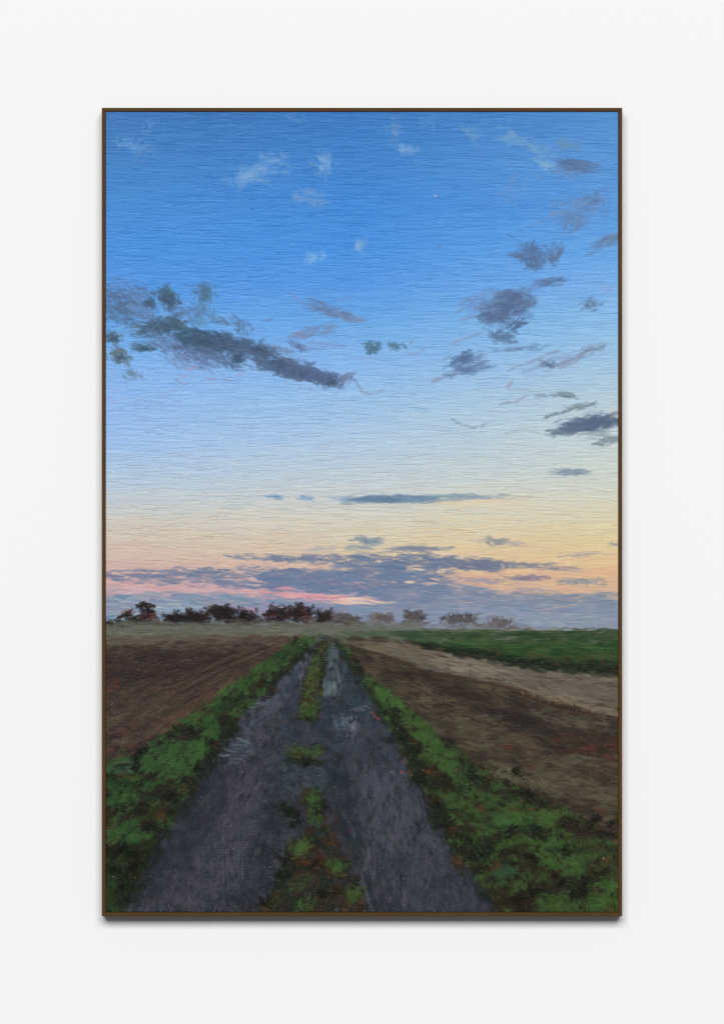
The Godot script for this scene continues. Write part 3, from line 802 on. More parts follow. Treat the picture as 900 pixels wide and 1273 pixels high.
func paint_right_field() -> void:
	var grass := [rgb(36, 60, 36), rgb(42, 70, 38), rgb(46, 72, 40), rgb(54, 78, 44), rgb(62, 80, 48)]
	# green field to the right
	scrub([[490, 786], [560, 785], [640, 785], [775, 783], [775, 824], [640, 818], [560, 806], [505, 798]], 4.0, 26, 3, 1, 5, grass, 0.66)
	scrub([[490, 784], [600, 785], [700, 786], [775, 784], [775, 792], [600, 792], [500, 791]], 2.0, 24, 2.2, 1, 4, [rgb(58, 72, 54), rgb(64, 74, 58), rgb(48, 64, 48)], 0.55)
	scrub([[420, 786], [520, 785], [560, 790], [520, 800], [430, 792]], 2.0, 22, 2.4, 2, 5, [rgb(62, 80, 64), rgb(50, 70, 56), rgb(76, 88, 72)], 0.56)
	for p in [[580, 799], [640, 803], [700, 800], [745, 806], [610, 796]]:
		dab(p[0], p[1], 40, 3, 2, rgb(64, 106, 58), 0.45)
	for p in [[640, 781], [665, 782], [720, 782], [755, 783], [690, 782]]:
		puff(p[0], p[1], 16, 1.6, 0, 10, 12, 2, 0, 10, [rgb(96, 86, 80), rgb(150, 150, 140), rgb(72, 70, 62)], 0.5)
	# brown land under it
	var earth := [rgb(54, 46, 38), rgb(64, 55, 44), rgb(74, 66, 51), rgb(86, 78, 60)]
	scrub([[412, 793], [520, 798], [640, 822], [775, 840], [775, 1060], [690, 1000], [600, 955], [540, 915], [480, 862], [440, 826]], 4.0, 22, 4, 12, 14, earth, 0.64)
	# pale track
	scrub([[428, 795], [500, 800], [570, 815], [660, 829], [775, 842], [775, 892], [700, 872], [620, 850], [545, 836], [480, 815]], 4.0, 24, 3, 9, 6, [rgb(112, 104, 92), rgb(104, 96, 86), rgb(120, 112, 98), rgb(96, 90, 82)], 0.62)
	scrub([[520, 806], [600, 824], [640, 840], [600, 842], [540, 826]], 1.8, 24, 2.6, 14, 6, [rgb(136, 128, 112), rgb(128, 122, 108)], 0.5)
	scrub([[640, 836], [775, 848], [775, 870], [690, 862]], 1.6, 26, 2.6, 4, 5, [rgb(98, 92, 86), rgb(108, 102, 94), rgb(90, 84, 80)], 0.5)
	scrub([[640, 852], [700, 866], [775, 884], [775, 892], [690, 872], [630, 854]], 2.0, 16, 2.2, 13, 8, [rgb(134, 120, 100), rgb(126, 112, 96)], 0.5)
	scrub([[428, 796], [520, 804], [560, 822], [500, 822], [450, 806]], 1.8, 20, 2.8, 14, 6, [rgb(96, 88, 68), rgb(88, 80, 62), rgb(104, 94, 76)], 0.5)
	# dark bank along the green field
	scrub([[505, 796], [560, 803], [640, 814], [700, 820], [775, 822], [775, 842], [690, 836], [600, 822], [540, 810]], 3.4, 18, 3.4, 7, 10, [rgb(30, 42, 30), rgb(24, 34, 26), rgb(36, 48, 34)], 0.66)
	for k in 40:
		dab(rng.randf_range(650, 770), 818 + rng.randfn() * 2.4, 6, 2.4, 80 + rng.randfn() * 25, any([rgb(88, 66, 38), rgb(70, 70, 38), rgb(54, 72, 38)]), 0.45)
	# ridge of clods between the track and the soil
	for f in [[[470, 812], [520, 832], [580, 846]], [[560, 842], [610, 850], [660, 862]], [[640, 862], [690, 880], [740, 890], [772, 896]]]:
		curve(f, 5, rgb(50, 40, 36), 0.55)
		curve(f, 3, rgb(72, 48, 38), 0.5)
	for k in 60:
		var t := rng.randf()
		dab(640 + t * 130, 860 + t * 34 + rng.randfn() * 1.6, 7, 1.5, 75 + rng.randfn() * 14, any([rgb(140, 112, 88), rgb(120, 98, 80), rgb(88, 56, 44)]), 0.45)
	# dark furrow and reddish soil
	scrub([[480, 824], [560, 850], [640, 872], [700, 890], [775, 905], [775, 928], [690, 912], [620, 894], [540, 868], [500, 848]], 2.4, 26, 4, 13, 9, [rgb(50, 40, 38), rgb(44, 38, 38), rgb(60, 46, 42)], 0.56)
	scrub([[600, 878], [650, 888], [700, 905], [690, 918], [640, 908], [600, 892]], 2.0, 22, 4, 14, 10, [rgb(38, 36, 38), rgb(42, 40, 42)], 0.55)
	scrub([[680, 908], [775, 918], [775, 944], [700, 934]], 2.0, 22, 4, 8, 10, [rgb(66, 42, 36), rgb(74, 44, 36), rgb(56, 42, 38)], 0.56)
	scrub([[640, 876], [720, 890], [775, 904], [775, 912], [690, 900]], 1.4, 16, 3, 12, 14, [rgb(84, 82, 70), rgb(76, 76, 66)], 0.5)
	scrub([[560, 880], [640, 908], [720, 940], [775, 945], [775, 1000], [700, 985], [620, 945], [560, 905]], 1.8, 16, 4, 6, 24, [rgb(78, 70, 56), rgb(70, 62, 50), rgb(84, 80, 64), rgb(64, 50, 44)], 0.5)
	scrub([[620, 950], [690, 958], [775, 980], [775, 1010], [700, 1000], [640, 975]], 1.8, 18, 4, 6, 16, [rgb(84, 80, 66), rgb(76, 70, 58), rgb(92, 88, 72)], 0.48)
	puff(628, 962, 14, 7, -10, 20, 12, 4, -15, 25, [rgb(104, 106, 84), rgb(92, 94, 74)], 0.5)
	puff(672, 975, 10, 5, 0, 12, 12, 3, 40, 25, [rgb(104, 104, 84)], 0.45)
	puff(720, 945, 10, 6, 0, 12, 10, 3, 10, 30, [rgb(86, 90, 74)], 0.5)
	for p in [[660, 955], [748, 1007], [735, 930], [755, 940], [632, 927]]:
		puff(p[0], p[1], 8, 3.4, 10, 8, 11, 3, 10, 14, [rgb(100, 52, 44), rgb(90, 50, 42)], 0.4)
	puff(641, 961, 7, 5, 20, 16, 7, 3.4, 30, 40, [rgb(26, 30, 26)], 0.65)


func paint_track() -> void:
	var wet := [rgb(38, 42, 46), rgb(46, 49, 54), rgb(54, 56, 63), rgb(64, 64, 72)]
	# the whole lane first
	scrub([[400, 792], [415, 793], [440, 830], [474, 888], [505, 940], [535, 1000], [565, 1060], [600, 1105], [630, 1140], [140, 1140], [170, 1095], [205, 1030], [245, 960], [295, 895], [350, 838]], 4.2, 10, 5, NAN, 30, wet, 0.6)
	scrub([[400, 792], [415, 793], [440, 830], [474, 888], [505, 940], [535, 1000], [565, 1060], [600, 1105], [630, 1140], [140, 1140], [170, 1095], [205, 1030], [245, 960], [295, 895], [350, 838]], 1.6, 12, 3, 0, 12, wet + [rgb(52, 56, 60)], 0.42, 0.05, 0.25)
	# left rut
	scrub([[385, 806], [392, 808], [372, 860], [345, 930], [322, 1000], [300, 1080], [240, 1134], [180, 1134], [230, 1040], [270, 960], [318, 890], [352, 842]], 1.6, 16, 3.4, 108, 14, [rgb(72, 70, 82), rgb(64, 66, 76), rgb(80, 76, 86)], 0.42, 0.05, 0.3)
	scrub([[352, 842], [385, 808], [388, 820], [370, 850], [350, 880], [318, 908], [300, 916]], 2.0, 12, 3, 100, 30, [rgb(78, 86, 102), rgb(92, 96, 110), rgb(68, 80, 96), rgb(84, 82, 100)], 0.5)
	scrub([[358, 850], [374, 836], [366, 900], [348, 930], [350, 890]], 1.8, 14, 3.4, 96, 14, [rgb(52, 64, 82), rgb(46, 56, 72)], 0.5)
	puff(384, 806, 8, 7, -45, 16, 8, 2, -40, 20, [rgb(120, 132, 144), rgb(102, 116, 130)], 0.5)
	for p in [[322, 874, 20], [312, 880, 18], [300, 920, 26], [308, 924, 24], [288, 930, 26], [310, 936, 16], [280, 940, 18], [296, 945, 16], [318, 862, 14], [270, 944, 12]]:
		for k in 3:
			dab(p[0] + rng.randfn() * 3, p[1] + rng.randfn() * 2, p[2] * rng.randf_range(0.5, 1.0), 2, rng.randfn() * 8, any([rgb(104, 128, 136), rgb(92, 114, 124), rgb(120, 138, 144)]), 0.5)
	scrub([[300, 880], [345, 850], [350, 900], [300, 955], [282, 950]], 1.2, 12, 3, 90, 40, [rgb(70, 80, 92), rgb(84, 78, 94)], 0.42)
	scrub([[240, 972], [300, 950], [290, 990], [230, 1060], [190, 1090]], 2.0, 16, 4, 112, 16, [rgb(48, 50, 60), rgb(44, 46, 56), rgb(52, 50, 58)], 0.52)
	scrub([[290, 955], [330, 950], [310, 1010], [270, 1040]], 1.4, 14, 3.4, 105, 18, [rgb(76, 70, 82), rgb(84, 76, 92), rgb(70, 70, 82)], 0.45)
	scrub([[262, 1030], [322, 1030], [322, 1100], [235, 1134], [190, 1134], [240, 1070]], 1.5, 16, 3, 96, 12, [rgb(78, 78, 86), rgb(70, 70, 78), rgb(86, 84, 92)], 0.42, 0.06, 0.35)
	scrub([[170, 1095], [240, 1080], [280, 1100], [240, 1134], [150, 1134]], 1.2, 14, 3, 80, 30, [rgb(50, 50, 58), rgb(58, 56, 66), rgb(72, 70, 76)], 0.45)
	for k in 8:  # the cloth's ribs catching paint
		dab(266 + k * 4.6 + rng.randfn(), 1075 + rng.randfn() * 8, 90 * rng.randf_range(0.5, 1.0), 1.5, 88, rgb(100, 98, 106), 0.5, 0.05, 0.35)
	scrub([[280, 1118], [330, 1100], [330, 1136], [250, 1136]], 1.8, 14, 4, 10, 30, [rgb(36, 38, 44), rgb(44, 44, 50)], 0.55)
	scrub([[150, 1122], [330, 1126], [330, 1137], [140, 1137]], 1.2, 12, 2.4, 85, 25, [rgb(80, 78, 86), rgb(56, 58, 64)], 0.45)
	# ground between the ruts
	scrub([[376, 890], [400, 890], [405, 925], [410, 985], [340, 985], [350, 925]], 1.8, 14, 4, 85, 25, [rgb(50, 60, 66), rgb(44, 56, 64), rgb(54, 60, 66)], 0.5)
	scrub([[352, 952], [406, 952], [406, 985], [352, 985]], 2.0, 12, 4, 30, 40, [rgb(60, 72, 74), rgb(54, 66, 70), rgb(66, 76, 78)], 0.5)
	# right rut: pale far water, dark near, violet gravel
	scrub([[408, 796], [420, 800], [430, 830], [424, 864], [400, 864], [402, 830]], 3.6, 12, 4.6, 92, 12, [rgb(78, 96, 100), rgb(86, 102, 106), rgb(94, 110, 112)], 0.4)
	scrub([[403, 846], [428, 846], [424, 866], [402, 866]], 1.8, 9, 4, 85, 24, [rgb(118, 130, 134), rgb(104, 118, 122)], 0.4, 0.05, 0.35)
	scrub([[424, 808], [440, 832], [470, 886], [455, 892], [430, 870], [426, 836]], 2.4, 14, 4, 76, 16, [rgb(44, 62, 68), rgb(50, 68, 74), rgb(38, 54, 58)], 0.52)
	scrub([[398, 866], [460, 872], [474, 890], [410, 940], [395, 910]], 2.2, 14, 4, 60, 40, [rgb(44, 58, 70), rgb(50, 64, 76), rgb(40, 52, 62)], 0.52)
	scrub([[412, 886], [462, 886], [485, 915], [520, 970], [470, 990], [430, 960]], 1.8, 14, 3.4, 70, 30, [rgb(70, 80, 94), rgb(62, 70, 86), rgb(56, 66, 78)], 0.45, 0.05, 0.2)
	puff(438, 905, 8, 14, 10, 34, 10, 3, 90, 20, [rgb(112, 98, 118), rgb(100, 96, 116)], 0.5)
	puff(428, 898, 12, 9, 0, 26, 10, 3, 60, 40, [rgb(104, 116, 128), rgb(94, 104, 120)], 0.48)
	puff(452, 880, 12, 4, 0, 14, 12, 2.4, 10, 20, [rgb(98, 94, 112)], 0.45)
	scrub([[404, 940], [432, 950], [436, 1000], [450, 1050], [440, 1080], [412, 1010]], 2.2, 16, 4, 82, 14, [rgb(38, 50, 56), rgb(34, 44, 50), rgb(42, 50, 58)], 0.54)
	scrub([[440, 955], [508, 955], [545, 1025], [590, 1100], [610, 1134], [470, 1134], [452, 1050]], 2.4, 16, 3.6, 84, 20, [rgb(76, 76, 88), rgb(68, 68, 80), rgb(84, 82, 94), rgb(62, 64, 74)], 0.48, 0.06, 0.25)
	scrub([[450, 965], [500, 965], [520, 1010], [490, 1060], [460, 1040]], 1.2, 14, 3, 86, 14, [rgb(88, 92, 102), rgb(82, 84, 96)], 0.42, 0.06, 0.35)
	scrub([[500, 1060], [560, 1070], [612, 1134], [520, 1134]], 1.2, 16, 3.4, 80, 20, [rgb(56, 58, 68), rgb(62, 62, 70), rgb(50, 52, 60)], 0.5)
	curve([[424, 1000], [432, 1020], [440, 1044]], 6, rgb(96, 98, 108), 0.5, 0.4)
	curve([[448, 1088], [456, 1110], [464, 1134]], 5, rgb(92, 90, 102), 0.5, 0.35)
	puff(455, 1070, 9, 14, 0, 26, 12, 3, 85, 16, [rgb(92, 90, 98), rgb(80, 78, 86)], 0.46)
	scrub([[462, 1072], [490, 1080], [500, 1134], [466, 1134]], 1.8, 14, 4, 84, 20, [rgb(48, 48, 56), rgb(42, 44, 50)], 0.5)
	for p in [[500, 986], [540, 1038], [525, 1000], [480, 1068], [510, 1066], [562, 1062], [470, 1032]]:
		puff(p[0], p[1], 14, 3, 10, 8, 13, 3, 12, 16, [rgb(46, 48, 52)], 0.5)
	dab(436, 1033, 7, 5, 0, rgb(128, 44, 52), 0.8)
	for p in [[462, 886], [470, 893], [466, 890], [502, 948], [500, 960]]:
		dab(p[0], p[1], 6, 4, 40, rgb(136, 66, 60), 0.65)
	scrub([[404, 1000], [430, 1010], [445, 1080], [420, 1080], [405, 1040]], 1.6, 12, 4, 80, 30, [rgb(58, 48, 44), rgb(50, 46, 46), rgb(44, 42, 44)], 0.5)


func tuft(points: Array, cover: float, greens: Array, browns: Array) -> void:
	scrub(points, cover, 10, 4.2, 60, 60, browns, 0.62, 0.04, 0.0, 0.36)
	scrub(points, cover * 0.9, 11, 3.4, -40, 45, greens, 0.55, 0.05, 0.1, 0.4)


func paint_verges() -> void:
	var green := [rgb(50, 79, 42), rgb(44, 69, 38), rgb(58, 87, 46)]
	var deep := [rgb(28, 36, 28), rgb(24, 30, 26), rgb(34, 42, 30)]
	var bark := [rgb(50, 38, 28), rgb(40, 34, 26), rgb(60, 44, 30), rgb(34, 34, 26)]
	var moss := [rgb(62, 72, 38), rgb(54, 62, 36), rgb(70, 76, 42)]
	# left verge: dark underpaint, then lit clumps
	scrub([[400, 790], [392, 800], [352, 838], [296, 896], [248, 962], [208, 1034], [172, 1094], [150, 1140], [128, 1140], [128, 946], [164, 940], [216, 904], [290, 856], [368, 794]], 4.0, 10, 4, -40, 40, [rgb(24, 30, 24), rgb(46, 38, 28), rgb(32, 42, 28), rgb(36, 60, 34), rgb(48, 73, 38), rgb(56, 83, 44)], 0.7)
	scrub([[400, 790], [384, 800], [344, 830], [300, 870], [270, 892], [252, 880], [300, 846], [366, 795]], 3.4, 10, 3.4, -44, 20, [rgb(48, 73, 40), rgb(56, 79, 44), rgb(58, 72, 42), rgb(40, 66, 40)], 0.6)
	scrub([[330, 822], [300, 850], [278, 874], [258, 880], [262, 866], [300, 838]], 2.0, 10, 3.6, -40, 20, [rgb(62, 95, 48), rgb(54, 87, 44)], 0.55)
	scrub([[222, 892], [262, 884], [276, 900], [272, 920], [250, 918], [240, 905], [224, 902]], 2.6, 10, 4, -20, 40, [rgb(54, 85, 46), rgb(46, 75, 40)], 0.6)
	scrub([[186, 924], [214, 918], [252, 922], [256, 930], [242, 956], [226, 970], [200, 966], [176, 956]], 3.4, 13, 4.2, -30, 24, [rgb(52, 81, 46), rgb(46, 73, 42), rgb(58, 89, 50)], 0.62)
	scrub([[132, 950], [166, 944], [178, 950], [160, 962], [134, 962]], 2.6, 11, 3.4, -10, 20, [rgb(58, 84, 62), rgb(50, 76, 54)], 0.58)
	scrub([[128, 975], [170, 970], [190, 974], [186, 992], [160, 1000], [140, 1010], [128, 1000]], 3.0, 11, 4.2, -50, 40, [rgb(42, 71, 40), rgb(38, 61, 38), rgb(50, 79, 44)], 0.6)
	scrub([[140, 1018], [166, 1020], [180, 1034], [170, 1050], [150, 1050], [134, 1040]], 3.0, 11, 4.2, -30, 40, [rgb(48, 79, 44), rgb(42, 69, 40)], 0.6)
	scrub([[128, 1060], [140, 1068], [146, 1090], [140, 1136], [128, 1138]], 2.4, 11, 3, -70, 25, [rgb(42, 67, 34), rgb(36, 55, 30)], 0.56)
	puff(255, 880, 18, 9, -20, 30, 11, 4, 40, 40, [rgb(64, 56, 38), rgb(54, 50, 36), rgb(46, 60, 36)], 0.55)
	puff(230, 912, 22, 8, -14, 50, 11, 4.4, 20, 40, deep + [rgb(44, 38, 30)], 0.62)
	puff(295, 870, 16, 5, -35, 24, 10, 3.6, -35, 24, deep, 0.6)
	puff(320, 852, 14, 5, -42, 22, 9, 3.4, -42, 22, deep + bark, 0.6)
	puff(285, 905, 10, 12, -50, 34, 10, 4, -50, 30, deep, 0.64)
	puff(262, 944, 10, 16, 25, 44, 10, 4, -60, 30, deep, 0.64)
	puff(205, 985, 26, 8, -10, 60, 10, 4, 30, 40, bark + deep, 0.6)
	puff(185, 1008, 26, 12, -10, 80, 10, 4, 60, 36, [rgb(56, 42, 28), rgb(46, 38, 26), rgb(40, 40, 28)], 0.58)
	puff(222, 1002, 16, 14, -50, 40, 10, 4, -50, 30, deep, 0.6)
	puff(165, 1080, 22, 26, -55, 90, 11, 4, -60, 40, [rgb(26, 28, 22), rgb(34, 32, 24), rgb(30, 34, 26)], 0.6)
	for p in [[200, 1012], [232, 978], [228, 984], [136, 1028], [140, 1024], [198, 1018], [241, 975], [138, 1050], [160, 966], [150, 966]]:
		puff(p[0], p[1], 5, 4, 0, 6, 7, 2.8, 70, 25, [rgb(98, 60, 38), rgb(82, 50, 34)], 0.42)
	for k in 26:
		dab(rng.randf_range(136, 160), rng.randf_range(1070, 1130), rng.randf_range(8, 18), 1.5, -65 + rng.randfn() * 14, any([rgb(60, 83, 46), rgb(62, 80, 50)]), 0.5)
	# dark ragged grass leaning over the ruts
	for e in [[[392, 802], [352, 842], [298, 898], [250, 962], [210, 1034], [174, 1094], [152, 1134]], [[424, 812], [442, 832], [472, 886], [502, 934], [534, 992], [564, 1054], [596, 1100], [628, 1134]]]:
		for k in e.size() - 1:
			for n in 7:
				var t := rng.randf()
				var ex: float = lerpf(e[k][0], e[k + 1][0], t) + rng.randfn() * 4.0
				var ey: float = lerpf(e[k][1], e[k + 1][1], t)
				var far := clampf((ey - 780.0) / 200.0, 0.25, 1.0)
				puff(ex, ey, 11 * far, 8 * far, rng.randf_range(0, 180), int(8 + 8 * far), 6 + 5 * far, 2 + 2 * far, 60, 60, deep if rng.randf() < 0.66 else bark, 0.55)
	# middle strip
	tuft([[402, 794], [410, 795], [402, 830], [400, 868], [394, 894], [372, 894], [376, 862], [384, 828]], 3.2, moss + green, bark)
	scrub([[398, 812], [408, 800], [404, 850], [396, 868]], 2.0, 9, 3, 95, 16, deep, 0.6)
	for p in [[392, 818], [386, 842], [382, 862], [384, 850], [390, 830], [380, 878]]:
		puff(p[0], p[1], 6, 5, -30, 8, 8, 2.8, -30, 40, [rgb(72, 92, 44), rgb(88, 80, 42), rgb(64, 84, 40)], 0.55)
	puff(383, 888, 10, 5, 0, 26, 9, 3.2, 0, 40, [rgb(56, 83, 42), rgb(48, 73, 38)], 0.6)
	puff(384, 894, 10, 2.6, 0, 14, 9, 2.6, 5, 14, deep, 0.66)
	puff(380, 936, 22, 9, 0, 80, 10, 3.8, -20, 50, [rgb(58, 80, 42), rgb(50, 72, 38), rgb(66, 84, 44)], 0.6)
	puff(380, 947, 22, 4, 3, 44, 11, 3.4, 4, 14, deep, 0.7)
	puff(372, 938, 14, 5, 0, 20, 9, 3, 30, 50, bark, 0.5)
	# lower tufts of the strip
	scrub([[372, 985], [392, 976], [404, 990], [404, 1014], [420, 1050], [436, 1075], [446, 1090], [460, 1140], [320, 1140], [338, 1108], [352, 1080], [358, 1050], [382, 1030], [378, 1005]], 3.6, 10, 4, 50, 60, bark + deep, 0.66)
	scrub([[378, 984], [394, 978], [402, 992], [402, 1014], [396, 1034], [384, 1026], [384, 1004]], 3.0, 9, 3.6, 70, 40, [rgb(50, 77, 40), rgb(56, 81, 44), rgb(42, 61, 34)], 0.6)
	puff(360, 1010, 18, 6, 35, 44, 11, 3.6, 35, 18, deep, 0.66)
	puff(376, 1053, 14, 11, -20, 60, 9, 4, -30, 50, [rgb(70, 89, 40), rgb(62, 81, 38), rgb(72, 88, 42)], 0.6)
	puff(386, 1072, 20, 8, 5, 54, 10, 3.6, 40, 50, [rgb(66, 46, 26), rgb(40, 32, 22), rgb(84, 50, 30)], 0.6)
	puff(420, 1078, 14, 9, 30, 44, 10, 3.8, 50, 40, [rgb(58, 83, 42), rgb(50, 73, 38)], 0.58)
	puff(430, 1095, 18, 4, -4, 26, 12, 3.4, -6, 14, [rgb(44, 40, 42), rgb(36, 34, 36)], 0.66)
	puff(372, 1098, 18, 9, -20, 44, 10, 4, -30, 40, [rgb(50, 62, 42), rgb(58, 68, 46), rgb(44, 52, 38)], 0.55)
	puff(355, 1090, 12, 10, 0, 30, 9, 3.8, 50, 50, deep, 0.6)
	puff(440, 1112, 14, 9, 0, 44, 10, 4, 20, 40, [rgb(60, 79, 40), rgb(48, 74, 38), rgb(62, 74, 40)], 0.56)
	puff(405, 1115, 22, 12, 0, 60, 10, 4, 60, 50, [rgb(44, 34, 24), rgb(56, 42, 26), rgb(36, 34, 24)], 0.58)
	puff(380, 1126, 14, 9, 0, 36, 9, 3.8, -60, 40, [rgb(52, 73, 38), rgb(42, 66, 36)], 0.55)
	puff(340, 1122, 14, 9, -30, 30, 10, 3.6, -40, 40, [rgb(54, 62, 36), rgb(48, 44, 28)], 0.55)
	for p in [[430, 1130], [436, 1126], [400, 1070], [412, 1048], [395, 1066], [424, 1086], [330, 1130], [410, 1040], [450, 1122]]:
		puff(p[0], p[1], 6, 4, 0, 8, 8, 2.6, 40, 50, [rgb(98, 60, 38), rgb(82, 50, 34)], 0.42)
	for k in 26:
		dab(rng.randf_range(345, 455), rng.randf_range(1090, 1134), rng.randf_range(7, 14), 1.4, -50 + rng.randfn() * 40, any([rgb(86, 112, 56), rgb(98, 104, 56), rgb(78, 98, 60)]), 0.55)
	# right verge
	scrub([[412, 792], [424, 796], [452, 832], [500, 872], [556, 922], [606, 958], [680, 994], [730, 1020], [775, 1060], [775, 1140], [630, 1140], [594, 1098], [562, 1050], [534, 990], [500, 930], [470, 882], [440, 830]], 4.0, 10, 4, 40, 40, [rgb(28, 30, 22), rgb(48, 38, 26), rgb(38, 44, 28), rgb(50, 58, 34), rgb(48, 74, 38), rgb(58, 81, 42)], 0.68)
	scrub([[412, 794], [424, 800], [440, 826], [470, 870], [484, 900], [470, 884], [440, 834]], 2.6, 10, 3.4, 58, 16, [rgb(28, 46, 38), rgb(24, 38, 34), rgb(36, 58, 40)], 0.6)
	scrub([[450, 838], [474, 850], [500, 872], [556, 922], [580, 945], [600, 975], [570, 975], [540, 945], [505, 905], [478, 880]], 3.4, 11, 3.8, 40, 26, [rgb(58, 87, 46), rgb(52, 77, 42), rgb(64, 91, 48), rgb(62, 78, 44)], 0.6)
	scrub([[462, 848], [480, 856], [502, 876], [498, 884], [478, 872]], 2.2, 12, 3.6, 35, 14, [rgb(70, 105, 54), rgb(62, 95, 48)], 0.6)
	for p in [[486, 884], [492, 905], [500, 920], [512, 935], [520, 950], [524, 965], [535, 975], [546, 1003], [552, 1020], [572, 1058]]:
		puff(p[0], p[1], 12, 8, 55, 26, 9, 3.6, 60, 40, deep, 0.66)
	puff(586, 965, 16, 10, 30, 46, 9, 3.8, 30, 40, [rgb(24, 40, 30), rgb(30, 46, 32), rgb(22, 32, 26)], 0.62)
	puff(560, 925, 10, 5, 20, 16, 8, 3, 20, 30, [rgb(26, 36, 28)], 0.6)
	scrub([[540, 985], [590, 980], [640, 990], [680, 1000], [700, 1025], [660, 1030], [620, 1040], [580, 1020]], 2.4, 12, 4.2, 20, 24, [rgb(56, 79, 42), rgb(64, 83, 46), rgb(44, 70, 40)], 0.56)
	puff(630, 1022, 22, 9, -10, 60, 13, 4, 10, 24, [rgb(56, 91, 48), rgb(62, 95, 50), rgb(50, 79, 44)], 0.6)
	puff(682, 1018, 14, 10, 0, 50, 11, 4, -30, 30, [rgb(68, 91, 46), rgb(62, 85, 44)], 0.58)
	scrub([[640, 1040], [690, 1040], [730, 1070], [720, 1090], [690, 1084], [660, 1060]], 3.0, 13, 4.4, 40, 30, [rgb(58, 87, 44), rgb(52, 79, 42), rgb(64, 93, 46)], 0.6)
	scrub([[700, 1035], [775, 1050], [775, 1100], [730, 1088]], 2.0, 11, 4, 10, 40, [rgb(60, 74, 42), rgb(52, 64, 38), rgb(64, 56, 38)], 0.55)
	puff(628, 1084, 14, 7, -10, 44, 11, 4, -15, 24, [rgb(48, 79, 54), rgb(42, 67, 46)], 0.62)
	scrub([[645, 1090], [690, 1092], [700, 1105], [670, 1112], [645, 1106]], 2.2, 11, 4, -20, 30, [rgb(58, 81, 44), rgb(50, 69, 40)], 0.56)
	scrub([[672, 1118], [700, 1110], [720, 1120], [775, 1096], [775, 1140], [672, 1140]], 2.8, 11, 4.2, 70, 50, [rgb(56, 81, 40), rgb(50, 71, 38), rgb(64, 85, 42)], 0.6)
	scrub([[726, 1098], [768, 1095], [768, 1125], [735, 1128]], 1.8, 11, 4, -40, 40, [rgb(60, 89, 42), rgb(68, 93, 46)], 0.56)
	puff(690, 1104, 26, 7, 0, 70, 11, 4, 20, 36, deep + bark, 0.66)
	puff(722, 1102, 14, 14, 0, 50, 10, 3.6, 60, 40, [rgb(30, 32, 22), rgb(24, 28, 20)], 0.6)
	puff(640, 1120, 26, 12, 0, 90, 11, 4, 20, 50, [rgb(40, 30, 22), rgb(32, 28, 20), rgb(46, 32, 22)], 0.64)
	puff(662, 1076, 12, 12, 20, 46, 9, 3.8, 50, 50, [rgb(34, 32, 24), rgb(44, 36, 26)], 0.62)
	puff(595, 1060, 18, 18, 40, 70, 10, 4, 60, 50, deep, 0.6)
	puff(640, 1030, 30, 3.6, 4, 28, 14, 3.2, 4, 12, [rgb(34, 50, 32)], 0.6)
	puff(668, 1035, 14, 5, 45, 26, 10, 3.2, 45, 20, [rgb(30, 42, 28)], 0.62)
	puff(710, 1058, 24, 4, 4, 34, 12, 3.2, 5, 18, [rgb(32, 46, 30)], 0.6)
	puff(660, 992, 26, 8, 16, 54, 10, 3.8, 30, 40, [rgb(40, 40, 30), rgb(34, 36, 28), rgb(54, 44, 34)], 0.58)
	puff(720, 1030, 30, 6, 20, 48, 11, 3.6, 20, 26, [rgb(46, 38, 30), rgb(36, 32, 26)], 0.6)
	puff(752, 1038, 18, 4, 8, 36, 11, 3.2, 8, 20, [rgb(26, 26, 22), rgb(34, 30, 26)], 0.66)
	puff(740, 1018, 8, 5, 0, 20, 7, 3, 60, 40, [rgb(28, 30, 26)], 0.62)
	for p in [[620, 1076], [615, 1078], [640, 1006], [645, 1012], [660, 1006], [594, 1004], [755, 1068], [748, 1072], [562, 1030], [536, 960], [528, 958], [570, 1072], [568, 1068], [510, 962], [545, 995], [758, 1130], [600, 1130]]:
		puff(p[0], p[1], 6, 4.5, 0, 8, 7, 3, 50, 40, [rgb(98, 60, 38), rgb(82, 50, 34)], 0.42)
	for k in 70:
		var t := rng.randf()
		dab(500 + t * 260 + rng.randfn() * 14, 905 + t * 170 + rng.randfn() * 26, rng.randf_range(6, 16), 1.5, 30 + rng.randfn() * 40, any([rgb(88, 111, 58), rgb(92, 110, 62), rgb(76, 101, 54)]), 0.46)


